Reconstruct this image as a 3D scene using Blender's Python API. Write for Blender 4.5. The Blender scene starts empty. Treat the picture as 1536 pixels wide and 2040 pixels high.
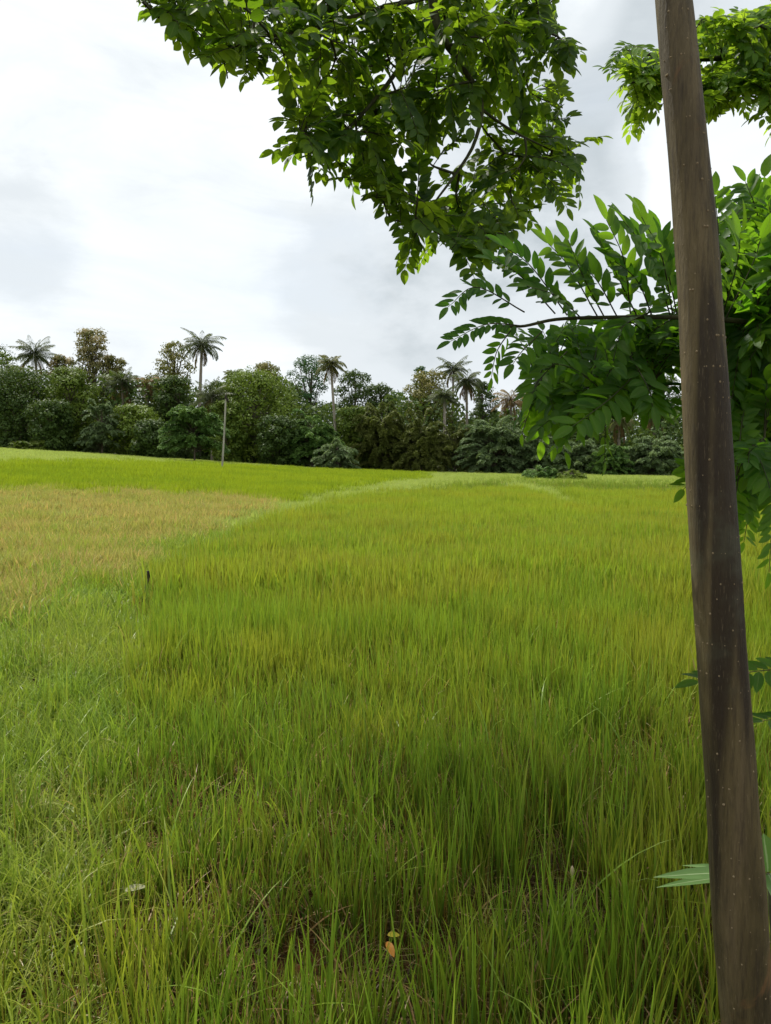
import bpy, math, random
import numpy as np
from mathutils import Vector, Matrix, noise as mnoise
random.seed(7); np.random.seed(7)
R = math.radians
sc = bpy.context.scene
COL = sc.collection

# ------------------------------------------------------------ camera, light
F = 1473.0; HOR = 918.0; CH = 1.6
PITCH = math.atan((1020 - HOR) / F)
cam = bpy.data.cameras.new('camera'); camo = bpy.data.objects.new('camera', cam); COL.objects.link(camo)
cam.sensor_fit = 'VERTICAL'; cam.sensor_height = 36; cam.lens = F / 2040 * 36
cam.clip_start = .05; cam.clip_end = 3000
camo.location = (0, 0, CH); camo.rotation_euler = (R(90) - PITCH, 0, 0)
sc.camera = camo
CP, SP = math.cos(PITCH), math.sin(PITCH)
SUN = Vector((-0.34, 0.42, 0.84)).normalized()

def P(px, py, d):
    """a point at depth d (metres) on the sight line of a photo position"""
    x = (px - 768) / F; v = -(py - 1020) / F
    return Vector((x * d, d * (CP + v * SP), CH + d * (-SP + v * CP)))
def proj(p):
    q = np.asarray(p, float) - np.array((0, 0, CH))
    d = q[..., 1] * CP - q[..., 2] * SP
    u = q[..., 1] * SP + q[..., 2] * CP
    d = np.where(np.abs(d) < 1e-4, 1e-4, d)
    return 768 + q[..., 0] / d * F, 1020 - u / d * F, d

world = bpy.data.worlds.new("World"); sc.world = world; world.use_nodes = True
nt = world.node_tree; nt.nodes.clear(); N = nt.nodes.new; L = nt.links.new
def wmath(op, a, b=None, c=None, clamp=False):
    n = N('ShaderNodeMath'); n.operation = op; n.use_clamp = clamp
    for i, v in enumerate((a, b, c)):
        if v is None: continue
        if isinstance(v, (int, float)): n.inputs[i].default_value = v
        else: L(v, n.inputs[i])
    return n.outputs[0]
sky = N('ShaderNodeTexSky'); sky.sky_type = 'NISHITA'; sky.sun_disc = False
sky.sun_elevation = math.asin(SUN.z); sky.sun_rotation = math.atan2(SUN.x, SUN.y)
sky.air_density = 1.0; sky.dust_density = 1.5; sky.altitude = 50
tc = N('ShaderNodeTexCoord')
def noise(scale, detail=5, rough=.55, stretch=(1, 1, 1), dist=0, off=(0, 0, 0)):
    mp = N('ShaderNodeMapping'); mp.inputs['Scale'].default_value = stretch; mp.inputs['Location'].default_value = off
    L(tc.outputs['Generated'], mp.inputs['Vector'])
    t = N('ShaderNodeTexNoise'); t.inputs['Scale'].default_value = scale; t.inputs['Detail'].default_value = detail
    t.inputs['Roughness'].default_value = rough; t.inputs['Distortion'].default_value = dist
    L(mp.outputs[0], t.inputs['Vector']); return t.outputs['Fac']
def blob(px, py, rx):
    """soft cloud region round one sky direction, its border broken by noise"""
    c = (P(px, py, 1) - Vector((0, 0, CH))).normalized()
    dp = N('ShaderNodeVectorMath'); dp.operation = 'DOT_PRODUCT'; dp.inputs[1].default_value = c
    L(tc.outputs['Generated'], dp.inputs[0])
    a = wmath('MULTIPLY', wmath('SUBTRACT', 1.0, dp.outputs['Value']), 1.0 / (1 - math.cos(rx / F)))
    a = wmath('ADD', a, wmath('MULTIPLY', wmath('SUBTRACT', n_edge, .5), 2.2))
    m = N('ShaderNodeMapRange'); m.interpolation_type = 'SMOOTHSTEP'
    m.inputs['From Min'].default_value = 1.3; m.inputs['From Max'].default_value = -.1
    L(a, m.inputs['Value']); return m.outputs[0]
n_edge = noise(4.2, 7, .6, (1, 1, 1.8))
n_soft = noise(2.0, 6, .55, (1, 1, 2.4), .4, (3.1, .4, 0))
n_streak = noise(5.0, 6, .6, (1, 1, 3.2), .6, (1, 7, 2))
grey = wmath('MULTIPLY', blob(1200, 230, 330), .72)
for (x, y, r, k) in ((860, 570, 170, .30), (700, 590, 150, .14), (960, 500, 200, .16), (60, 470, 120, .20), (740, 430, 120, .14), (1010, 640, 240, .12), (400, 720, 520, .16), (900, 720, 420, .12)):
    grey = wmath('ADD', grey, wmath('MULTIPLY', blob(x, y, r), k))
for (x, y, r, k) in ((1470, 330, 190, .9), (1130, 0, 90, .45), (900, 470, 60, .15)):
    grey = wmath('SUBTRACT', grey, wmath('MULTIPLY', blob(x, y, r), k))
grey = wmath('ADD', grey, wmath('MULTIPLY', wmath('SUBTRACT', n_soft, .50), .45))
grey = wmath('ADD', grey, wmath('MULTIPLY', wmath('SUBTRACT', n_streak, .5), .45))
grey = wmath('MAXIMUM', grey, 0.0); grey = wmath('MINIMUM', grey, 1.0)
ramp = N('ShaderNodeValToRGB'); ramp.color_ramp.interpolation = 'EASE'
e = ramp.color_ramp.elements
e[0].position = 0; e[0].color = (6.35, 6.65, 6.8, 1)
e[1].position = 1; e[1].color = (3.2, 3.6, 3.85, 1)
m_ = e.new(.33); m_.color = (5.0, 5.35, 5.6, 1)
L(grey, ramp.inputs[0])
cov = N('ShaderNodeMapRange'); cov.inputs['From Min'].default_value = .30; cov.inputs['From Max'].default_value = .48
cov.inputs['To Min'].default_value = .86; cov.inputs['To Max'].default_value = 1
L(n_soft, cov.inputs['Value'])
mix = N('ShaderNodeMix'); mix.data_type = 'RGBA'
L(cov.outputs[0], mix.inputs[0]); L(sky.outputs[0], mix.inputs[6]); L(ramp.outputs[0], mix.inputs[7])
bg = N('ShaderNodeBackground'); bg.inputs['Strength'].default_value = .115
L(mix.outputs[2], bg.inputs[0]); wo = N('ShaderNodeOutputWorld'); L(bg.outputs[0], wo.inputs[0])

sl = bpy.data.lights.new('sun', 'SUN'); sl.energy = 3.6; sl.angle = R(.6); sl.color = (1, .95, .86)
so = bpy.data.objects.new('sun', sl); COL.objects.link(so)
so.rotation_euler = (-SUN).to_track_quat('-Z', 'Y').to_euler(); so.location = (0, 0, 30)
sc.view_settings.view_transform = 'Standard'; sc.view_settings.look = 'None'
sc.view_settings.exposure = .5; sc.view_settings.gamma = 1
sc.cycles.max_bounces = 7; sc.cycles.diffuse_bounces = 3; sc.cycles.transmission_bounces = 4
sc.cycles.transparent_max_bounces = 4; sc.cycles.caustics_reflective = False; sc.cycles.caustics_refractive = False

# ------------------------------------------------------------ helpers
def smooth(a, b, x): t = np.clip((np.asarray(x, float) - a) / (b - a), 0, 1); return t * t * (3 - 2 * t)
_gx = np.array([-120, -70, -44, -30, -21, -12, -6.8, 2, 13, 33, 60, 120.]); _gz = np.array([5.2, 4.2, 3.15, 2.3, 1.62, 1.0, .62, .22, .0, -.25, -.4, -.6])
def H(x, y):
    x = np.asarray(x, float); y = np.asarray(y, float)
    g = np.interp(x * np.clip(60 / np.maximum(y, 20), .9, 1.6), _gx, _gz)
    z = g * smooth(7, 66, y) + .03 * np.sin(x * 1.7 + y * .9) * smooth(1, 6, y) * .6 + .02 * np.sin(y * 2.3 - x * .7)
    return z
def hz(x, y): return float(H(x, y))

def tag(o, label=None, cat=None, group=None, kind=None):
    if label: o['label'] = label
    if cat: o['category'] = cat
    if group: o['group'] = group
    if kind: o['kind'] = kind
    return o
def empty(name, loc):
    o = bpy.data.objects.new(name, None); COL.objects.link(o); o.location = loc; o.empty_display_size = .3
    return o

class MB:
    """collects faces (quads and triangles) and links them as one mesh object"""
    def __init__(s): s.v = []; s.q = []; s.t = []; s.a = []; s.qm = []; s.tm = []; s.n = 0
    def add(s, v, q=None, t=None, a=None, m=0):
        v = np.asarray(v, np.float32).reshape(-1, 3)
        if q is not None and len(q): q = np.asarray(q, np.int32).reshape(-1, 4) + s.n; s.q.append(q); s.qm.append(np.full(len(q), m, np.int32))
        if t is not None and len(t): t = np.asarray(t, np.int32).reshape(-1, 3) + s.n; s.t.append(t); s.tm.append(np.full(len(t), m, np.int32))
        s.v.append(v); s.a.append(np.zeros((len(v), 3), np.float32) if a is None else np.asarray(a, np.float32).reshape(-1, 3)); s.n += len(v)
    def mesh(s, name, mats, smooth_=True):
        me = bpy.data.meshes.new(name)
        v = np.concatenate(s.v); q = np.concatenate(s.q) if s.q else np.zeros((0, 4), np.int32); t = np.concatenate(s.t) if s.t else np.zeros((0, 3), np.int32)
        me.vertices.add(len(v)); me.vertices.foreach_set('co', v.ravel())
        loops = np.concatenate([q.ravel(), t.ravel()]); me.loops.add(len(loops)); me.loops.foreach_set('vertex_index', loops)
        nq, ntr = len(q), len(t); me.polygons.add(nq + ntr)
        me.polygons.foreach_set('loop_start', np.concatenate([np.arange(nq) * 4, nq * 4 + np.arange(ntr) * 3]).astype(np.int32))
        mi = np.concatenate((s.qm or [np.zeros(0, np.int32)]) + (s.tm or [np.zeros(0, np.int32)]))
        me.polygons.foreach_set('material_index', mi.astype(np.int32))
        me.polygons.foreach_set('use_smooth', np.full(nq + ntr, smooth_))
        at = me.attributes.new('info', 'FLOAT_VECTOR', 'POINT'); at.data.foreach_set('vector', np.concatenate(s.a).ravel())
        for m in (mats if isinstance(mats, (list, tuple)) else [mats]): me.materials.append(m)
        me.update(calc_edges=True); me.validate()
        return me
    def build(s, name, mats, parent=None, smooth_=True, col=None):
        o = bpy.data.objects.new(name, s.mesh(name, mats, smooth_)); (col or COL).objects.link(o)
        if parent is not None:
            o.parent = parent; o.matrix_parent_inverse = Matrix.Translation(-Vector(parent.location))
        return o

def unit(v): v = np.asarray(v, float); return v / (np.linalg.norm(v, axis=-1, keepdims=True) + 1e-9)
def tube(mb, pts, rad, seg=8, m=0, cap=True, info=0., rough=0.):
    pts = np.asarray([tuple(p) for p in pts], float); n = len(pts)
    rad = np.broadcast_to(np.asarray(rad, float), (n,)) if np.ndim(rad) == 0 else np.asarray(rad, float)
    tg = unit(np.gradient(pts, axis=0)); ref = np.array((.31, .87, .13)) if abs(tg[0][1]) < .8 else np.array((1., 0, .1))
    V = []; A = []
    for i in range(n):
        a = unit(np.cross(tg[i], ref)); b = np.cross(a, tg[i])
        for k in range(seg):
            an = 2 * math.pi * k / seg
            r = rad[i] * (1 + rough * mnoise.noise(Vector(pts[i] * 7) + Vector((math.cos(an), math.sin(an), 0)) * 1.4))
            V.append(pts[i] + r * (math.cos(an) * a + math.sin(an) * b)); A.append((i / (n - 1), info, k / seg))
    q = [(i * seg + k, i * seg + (k + 1) % seg, (i + 1) * seg + (k + 1) % seg, (i + 1) * seg + k) for i in range(n - 1) for k in range(seg)]
    t = []
    if cap:
        V.append(pts[-1]); A.append((1, info, 0)); c = n * seg
        t = [((n - 1) * seg + k, (n - 1) * seg + (k + 1) % seg, c) for k in range(seg)]
    mb.add(V, q, t, A, m)
def spline(ctrl, n):
    """Catmull-Rom through control points"""
    c = [Vector(p) for p in ctrl]; c = [c[0] * 2 - c[1]] + c + [c[-1] * 2 - c[-2]]; out = []
    m = len(c) - 3
    for i in range(n):
        u = i / (n - 1) * m; k = min(int(u), m - 1); t = u - k; a, b, d, e_ = c[k:k + 4]
        out.append(.5 * ((2 * b) + (d - a) * t + (2 * a - 5 * b + 4 * d - e_) * t * t + (-a + 3 * b - 3 * d + e_) * t ** 3))
    return out
def inpoly(px, py, poly):
    px = np.asarray(px, float); py = np.asarray(py, float); r = np.zeros(px.shape, bool); n = len(poly)
    for i in range(n):
        x1, y1 = poly[i]; x2, y2 = poly[(i + 1) % n]
        if y1 == y2: continue
        c = ((y1 > py) != (y2 > py)) & (px < (x2 - x1) * (py - y1) / (y2 - y1) + x1); r ^= c
    return r

# ------------------------------------------------------------ materials
class MT:
    def __init__(s, name):
        s.m = bpy.data.materials.new(name); s.m.use_nodes = True; s.t = s.m.node_tree; s.t.nodes.clear()
        s.out = s.N('ShaderNodeOutputMaterial')
    def N(s, k): return s.t.nodes.new(k)
    def L(s, a, b): s.t.links.new(a, b)
    def inp(s, sock, v):
        if isinstance(v, (int, float)): sock.default_value = v
        elif isinstance(v, tuple): sock.default_value = v if len(v) != 3 or sock.type == 'VECTOR' else v + (1,)
        else: s.L(v, sock)
    def math(s, op, a, b=None, clamp=False):
        n = s.N('ShaderNodeMath'); n.operation = op; n.use_clamp = clamp; s.inp(n.inputs[0], a)
        if b is not None: s.inp(n.inputs[1], b)
        return n.outputs[0]
    def mix(s, f, a, b, bt='MIX'):
        n = s.N('ShaderNodeMix'); n.data_type = 'RGBA'; n.blend_type = bt; s.inp(n.inputs[0], f); s.inp(n.inputs[6], a); s.inp(n.inputs[7], b); return n.outputs[2]
    def pos(s): return s.N('ShaderNodeNewGeometry').outputs['Position']
    def noise(s, scale, detail=3, vec=None, stretch=None, rough=.5, dist=0):
        v = vec or s.pos()
        if stretch:
            mp = s.N('ShaderNodeMapping'); mp.inputs['Scale'].default_value = stretch; s.L(v, mp.inputs[0]); v = mp.outputs[0]
        t = s.N('ShaderNodeTexNoise'); t.inputs['Scale'].default_value = scale; t.inputs['Detail'].default_value = detail
        t.inputs['Roughness'].default_value = rough; t.inputs['Distortion'].default_value = dist; s.L(v, t.inputs['Vector']); return t.outputs['Fac']
    def step(s, v, a, b, lo=0., hi=1.):
        n = s.N('ShaderNodeMapRange'); n.interpolation_type = 'SMOOTHSTEP'; s.inp(n.inputs[0], v)
        n.inputs[1].default_value = a; n.inputs[2].default_value = b; n.inputs[3].default_value = lo; n.inputs[4].default_value = hi; return n.outputs[0]
    def info(s):
        a = s.N('ShaderNodeAttribute'); a.attribute_name = 'info'; x = s.N('ShaderNodeSeparateXYZ'); s.L(a.outputs['Vector'], x.inputs[0]); return x.outputs
    def leafy(s, col, tcol, tr=.4, rough=.45, spec=.35, bump=None):
        b = s.N('ShaderNodeBsdfPrincipled'); s.inp(b.inputs['Base Color'], col); b.inputs['Roughness'].default_value = rough; b.inputs['Specular IOR Level'].default_value = spec
        if bump is not None: s.L(bump, b.inputs['Normal'])
        if tr <= 0: s.L(b.outputs[0], s.out.inputs[0]); return s.m
        t = s.N('ShaderNodeBsdfTranslucent'); s.inp(t.inputs[0], tcol)
        m = s.N('ShaderNodeMixShader'); s.inp(m.inputs[0], tr); s.L(b.outputs[0], m.inputs[1]); s.L(t.outputs[0], m.inputs[2]); s.L(m.outputs[0], s.out.inputs[0]); return s.m
    def bump(s, h, strength=.5, dist=.01):
        b = s.N('ShaderNodeBump'); b.inputs['Strength'].default_value = strength; b.inputs['Distance'].default_value = dist; s.L(h, b.inputs['Height']); return b.outputs[0]

def crown_mat(name, dark, light, flush=None, tr=.3):
    m = MT(name); i = m.info()
    c = m.mix(i[0], dark, light)                                   # info.x: one random number per leaf
    c = m.mix(m.step(m.noise(.55, 3), .35, .7), c, m.mix(.5, c, light))
    if flush: c = m.mix(m.math('MULTIPLY', i[1], m.step(m.noise(.9, 3), .38, .6)), c, flush)   # info.y: young shoots near the top
    t = m.mix(.5, c, (.16, .22, .02))
    return m.leafy(c, t, tr, .55, .18)

def grass_mat(name, base, mid, tip, alt, dead, altscale=.35, altlo=.45, althi=.7, deadp=.06, tr=.45, spec=.35, altmax=.8, stem=None):
    m = MT(name); i = m.info()
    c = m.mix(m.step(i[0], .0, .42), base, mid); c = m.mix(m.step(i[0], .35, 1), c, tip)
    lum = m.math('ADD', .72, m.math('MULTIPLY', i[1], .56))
    nz = m.step(m.noise(altscale, 4, rough=.6), altlo, althi, 0, altmax)
    c = m.mix(m.math('MULTIPLY', nz, m.step(i[0], .2, .8)), c, alt)
    c = m.mix(m.step(m.noise(.9, 3), .3, .75, 0, .4), c, m.mix(.6, c, mid)); c = m.mix(m.step(m.noise(.16, 5, stretch=(1, 2.2, 1), rough=.65), .50, .66, 0, .6), c, m.mix(.7, c, mid))
    v = m.N('ShaderNodeCombineXYZ')
    for k in range(3): m.L(lum, v.inputs[k])
    c = m.mix(1., c, v.outputs[0], 'MULTIPLY')
    c = m.mix(m.step(i[1], .62, .95, 0, .55), c, m.mix(.6, c, (tip[0] * .35, tip[1] * .62, tip[2] + .02)))   # some blades are bluer
    if stem: c = m.mix(m.math('MULTIPLY', m.step(i[2], .52, .54), m.step(i[2], .94, .92)), c, m.mix(m.step(i[0], .2, 1), stem[0], stem[1]))
    c = m.mix(m.step(i[2], 1 - deadp - .01, 1 - deadp + .01), c, dead)
    return m.leafy(c, m.mix(.4, c, tip), tr, .42, spec)

M = {}
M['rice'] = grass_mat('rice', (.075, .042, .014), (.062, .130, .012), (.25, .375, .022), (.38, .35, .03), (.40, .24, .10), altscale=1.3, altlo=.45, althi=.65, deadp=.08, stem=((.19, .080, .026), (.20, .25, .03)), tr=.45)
M['rice_mid'] = grass_mat('rice_mid', (.11, .080, .020), (.10, .185, .014), (.28, .39, .022), (.40, .35, .03), (.46, .29, .12), altscale=.7, altlo=.43, althi=.62, deadp=.06, stem=((.18, .10, .03), (.31, .32, .035)), tr=.45)
M['rice_far'] = grass_mat('rice_far', (.13, .18, .015), (.19, .28, .018), (.33, .42, .025), (.43, .35, .03), (.50, .38, .14), .22, .42, .62, .03, .5, .15, stem=((.18, .18, .03), (.30, .38, .04)))
M['rice_bright'] = grass_mat('rice_bright', (.13, .18, .01), (.21, .29, .012), (.34, .42, .018), (.20, .30, .015), (.5, .42, .14), .2, .45, .62, .04, .5, .15)
M['weed'] = grass_mat('weed', (.05, .055, .015), (.13, .22, .018), (.32, .45, .04), (.38, .36, .05), (.52, .42, .2), 1.1, .42, .66, .08, .45)
M['bund'] = grass_mat('bund', (.14, .16, .02), (.28, .35, .045), (.46, .54, .11), (.30, .38, .06), (.50, .43, .2), .5, .42, .66, .06)
M['dry'] = grass_mat('dry', (.18, .145, .035), (.29, .26, .055), (.46, .42, .10), (.28, .36, .035), (.56, .37, .13), .5, .42, .62, .20, .45, .2, .85)
M['litter'] = grass_mat('litter', (.05, .032, .010), (.085, .055, .016), (.15, .105, .036), (.12, .075, .03), (.34, .26, .12), 2, .4, .7, .12, .2, .1)

def bark_mat(name, a, b, scale=14):
    m = MT(name); n1 = m.noise(scale, 5, stretch=(1, 1, .15), rough=.65); n2 = m.noise(scale * 5, 4, rough=.6)
    c = m.mix(m.step(n1, .3, .7), a, b); c = m.mix(m.step(n2, .35, .75, 0, .5), c, m.mix(.5, a, (0.02, .015, .01)))
    return m.leafy(c, a, 0, .85, .2, m.bump(n1, .5, .02))
M['bark_dark'] = bark_mat('bark_dark', (.07, .055, .04), (.16, .13, .10), 3)
M['bark_palm'] = bark_mat('bark_palm', (.20, .17, .13), (.36, .32, .26), 3)
M['bark_post'] = bark_mat('bark_post', (.22, .21, .16), (.40, .38, .31), 6)
M['twig'] = bark_mat('twig', (.035, .04, .018), (.08, .085, .035), 30)
M['charred'] = bark_mat('charred', (.018, .015, .012), (.05, .04, .03), 40)

# close trunk: fibrous brown bark
m = MT('sapling_bark'); oc = m.N('ShaderNodeTexCoord').outputs['Object']
st = m.noise(26, 7, oc, (1, 1, .045), .7); st2 = m.noise(150, 5, oc, (1, 1, .09), .7); bl = m.noise(9, 5, oc, (1.3, 1.3, .22), .62, 1.2); spot = m.noise(5.5, 6, oc, (1, 1, .8), .7, 1.5)
c = m.mix(m.step(bl, .34, .66), (.034, .026, .010), (.100, .078, .029))
c = m.mix(m.step(st, .38, .70, 0, .6), c, (.155, .118, .060))
wide = m.noise(11, 3, oc, (1, 1, .03), .5); c = m.mix(m.step(wide, .54, .48, 0, .82), c, (.017, .011, .006))  # broad dark streaks put the trunk's side shading into the bark colour
fl = m.noise(420, 3, oc, (1, 1, .12), .6); c = m.mix(m.step(fl, .58, .72, 0, .28), c, (.24, .19, .11))
c = m.mix(m.step(st2, .45, .7, 0, .55), c, (.022, .015, .010))
c = m.mix(m.step(spot, .60, .72, 0, .4), c, (.20, .095, .035))
c = m.mix(m.step(m.noise(2.3, 6, oc, None, .7), .56, .7, 0, .5), c, (.09, .10, .06))
hh = m.math('ADD', m.math('MULTIPLY', st2, .6), m.math('MULTIPLY', m.noise(70, 4, oc, (1, 1, .3), .6), .5))
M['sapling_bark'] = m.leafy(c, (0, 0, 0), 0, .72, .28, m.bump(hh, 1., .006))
m = MT('lenticel_cork'); M['lenticel'] = m.leafy(m.mix(m.noise(200, 2), (.17, .13, .07), (.26, .21, .13)), (0, 0, 0), 0, .9, .1)
m = MT('knot_cork'); M['knot'] = m.leafy(m.mix(m.step(m.noise(160, 4), .4, .6), (.03, .018, .01), (.16, .08, .04)), (0, 0, 0), 0, .9, .1)

def leaf_mat(name, a, b, ta, tb):
    """info.x along the leaflet, info.y across it, info.z random per leaflet"""
    m = MT(name); i = m.info()
    c = m.mix(i[2], a, b); t = m.mix(i[2], ta, tb)
    mid = m.step(m.math('ABSOLUTE', i[1]), .10, .02)
    vein = m.math('SINE', m.math('MULTIPLY', m.math('SUBTRACT', i[0], m.math('MULTIPLY', m.math('ABSOLUTE', i[1]), .22)), 62.))
    vein = m.step(vein, .55, 1., 0, .22)
    c = m.mix(m.math('MULTIPLY', mid, .55), c, (.20, .28, .07)); t = m.mix(m.math('MULTIPLY', mid, .5), t, (.12, .2, .02))
    t = m.mix(vein, t, m.mix(.5, t, (.02, .05, .0)))
    c = m.mix(m.step(m.noise(60, 3), .6, .75, 0, .25), c, (.14, .13, .03))
    return m.leafy(c, t, .5, .5, .2, m.bump(vein, .25, .002))
M['leaf_mid'] = leaf_mat('leaf_mid', (.020, .062, .008), (.042, .10, .012), (.13, .36, .010), (.32, .60, .02))
M['leaf_top'] = leaf_mat('leaf_top', (.018, .050, .008), (.040, .085, .012), (.15, .30, .010), (.38, .56, .02))
M['leaf_bright'] = leaf_mat('leaf_bright', (.05, .12, .014), (.10, .19, .02), (.34, .56, .02), (.50, .70, .04))
m = MT('orange_leaf'); M['orange'] = m.leafy((.55, .22, .02), (.7, .3, .02), .3)
m = MT('yellow_leaf'); M['yellow'] = m.leafy((.5, .42, .03), (.6, .5, .03), .3)
m = MT('pale_leaf'); M['pale'] = m.leafy((.27, .27, .15), (.3, .3, .16), .2)
m = MT('broad_leaf'); i = m.info(); M['broad'] = m.leafy(m.mix(m.step(m.math('ABSOLUTE', i[1]), .1, .02), (.12, .22, .06), (.4, .5, .25)), (.15, .3, .04), .35)
m = MT('mushroom_cap'); M['mush'] = m.leafy((.42, .33, .20), (.4, .3, .2), .1)

# ------------------------------------------------------------ ground
def make_ground():
    xs = np.concatenate([-np.geomspace(900, 60, 14), np.linspace(-56, -8, 40), np.linspace(-7.5, 7.5, 76), np.linspace(8, 56, 40), np.geomspace(60, 900, 14)])
    ys = np.concatenate([-np.geomspace(200, 10, 8), np.linspace(-8, 12, 100), np.linspace(12.5, 130, 120), np.geomspace(140, 1800, 14)])
    X, Y = np.meshgrid(xs, ys); Z = H(X, Y)
    near = (np.abs(X) < 9) & (Y > -2) & (Y < 14)
    Z = Z + near * (.02 * np.sin(X * 9.1 + np.sin(Y * 7)) * np.sin(Y * 8.3))
    v = np.stack([X, Y, Z], -1).reshape(-1, 3); w = len(xs); h = len(ys)
    i, j = np.meshgrid(np.arange(w - 1), np.arange(h - 1)); a = (j * w + i).ravel()
    mb = MB(); mb.add(v, np.stack([a, a + 1, a + w + 1, a + w], 1))
    m = MT('field_soil'); n = m.noise(3, 6, rough=.65); n2 = m.noise(40, 5, rough=.7)
    near_c = m.mix(m.step(n, .35, .65), (.045, .024, .009), (.12, .052, .016)); near_c = m.mix(m.step(n2, .4, .65, 0, .7), near_c, (.020, .015, .007))
    sp = m.N('ShaderNodeSeparateXYZ'); m.L(m.pos(), sp.inputs[0])
    far_c = m.mix(m.step(m.noise(.4, 4), .35, .65), (.10, .14, .012), (.17, .2, .02))
    c = m.mix(m.step(sp.outputs[1], 10, 24), near_c, far_c)
    forest = m.mix(n, (.03, .028, .015), (.06, .05, .025)); c = m.mix(m.step(sp.outputs[1], 82, 88), c, forest)
    m.leafy(c, c, 0, .95, .1, m.bump(n2, .7, .03))
    g = mb.build('ground', m.m); tag(g, kind='structure'); return g
make_ground()

# ------------------------------------------------------------ grasses (uncountable: one object per kind, instanced by geometry nodes)
def blade(mb, base, az, lean, ht, wd, bend, segs, rnd, dead=0., twist=0., facing=None):
    """a tapering grass blade that leans to az and bends over"""
    d = np.array((math.cos(az), math.sin(az), 0)); fa = az + math.pi / 2 + twist if facing is None else facing
    sd = np.array((math.cos(fa), math.sin(fa), 0)); p = np.array(base, float); an = lean; V = []; A = []; st = ht / segs
    for k in range(segs + 1):
        t = k / segs; w = wd * (min(1, .55 + t * 1.6) * (1 - t ** 2.2)) * .5
        if k == segs: V.append(p.copy()); A.append((1, rnd, dead))
        else: V += [p - sd * w, p + sd * w]; A += [(t, rnd, dead)] * 2
        p = p + st * (d * math.sin(an) + np.array((0, 0, 1)) * math.cos(an)); an += bend / segs * (.4 + 1.2 * t)
    q = [(2 * k, 2 * k + 1, 2 * k + 3, 2 * k + 2) for k in range(segs - 1)]
    mb.add(V, q, [(2 * segs - 2, 2 * segs - 1, 2 * segs)], A)
def tufts(name, mat, count, nb, rad, hr, wr, lean, bend, segs, deadlean=0., stems=False):
    c = bpy.data.collections.new(name)
    for i in range(count):
        mb = MB()
        for k in range(nb):
            r = rad * math.sqrt(random.random()); a = random.uniform(0, 6.283); az = a + random.gauss(0, .9)
            dd = random.random(); dead = dd > .93
            h = random.uniform(*hr) * (.75 if dead else 1)
            stm = stems and .53 < dd < .93; w_ = random.uniform(*wr) * (.55 if stm else 1)
            if stm: h *= random.uniform(.55, .95)
            elif random.random() < .12: h *= random.uniform(.4, .7)
            blade(mb, (r * math.cos(a), r * math.sin(a), -.02), az, abs(random.gauss(0, lean * (.6 if stm else 1))) + (deadlean if dead else 0), h, w_,
                  max(0, random.gauss(bend, bend * .7)) + (.7 if dead else 0), segs, random.random(), dd, random.gauss(0, .7))
        mb.build('%s_%02d' % (name, i), mat, col=c)
    return c
def scatter(name, pts, rz, scl, tilt, col, nvar, label, cat):
    """points mesh + instance-on-points: one uncountable growth"""
    me = bpy.data.meshes.new(name); me.vertices.add(len(pts)); me.vertices.foreach_set('co', np.asarray(pts, np.float32).ravel())
    rot = np.stack([tilt[:, 0], tilt[:, 1], rz], 1).astype(np.float32)
    a = me.attributes.new('rot', 'FLOAT_VECTOR', 'POINT'); a.data.foreach_set('vector', rot.ravel())
    a = me.attributes.new('scl', 'FLOAT_VECTOR', 'POINT'); a.data.foreach_set('vector', np.asarray(scl, np.float32).ravel())
    a = me.attributes.new('idx', 'INT', 'POINT'); a.data.foreach_set('value', np.random.randint(0, nvar, len(pts)).astype(np.int32))
    o = bpy.data.objects.new(name, me); COL.objects.link(o)
    g = bpy.data.node_groups.new(name + '_nodes', 'GeometryNodeTree')
    g.interface.new_socket('Geometry', in_out='INPUT', socket_type='NodeSocketGeometry'); g.interface.new_socket('Geometry', in_out='OUTPUT', socket_type='NodeSocketGeometry')
    n = g.nodes.new; l = g.links.new
    gi = n('NodeGroupInput'); go = n('NodeGroupOutput'); ci = n('GeometryNodeCollectionInfo'); ci.inputs['Collection'].default_value = col
    ci.inputs['Separate Children'].default_value = True; ci.inputs['Reset Children'].default_value = True
    ip = n('GeometryNodeInstanceOnPoints'); ip.inputs['Pick Instance'].default_value = True
    def at(nm, ty):
        x = n('GeometryNodeInputNamedAttribute'); x.data_type = ty; x.inputs['Name'].default_value = nm; return [s for s in x.outputs if s.enabled and s.name == 'Attribute'][0]
    er = n('FunctionNodeEulerToRotation'); l(at('rot', 'FLOAT_VECTOR'), er.inputs[0])
    l(gi.outputs[0], ip.inputs['Points']); l(ci.outputs[0], ip.inputs['Instance']); l(er.outputs[0], ip.inputs['Rotation'])
    l(at('scl', 'FLOAT_VECTOR'), ip.inputs['Scale']); l(at('idx', 'INT'), ip.inputs['Instance Index']); l(ip.outputs[0], go.inputs[0])
    md = o.modifiers.new('growth', 'NODES'); md.node_group = g
    tag(o, label, cat, kind='stuff'); return o

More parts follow.
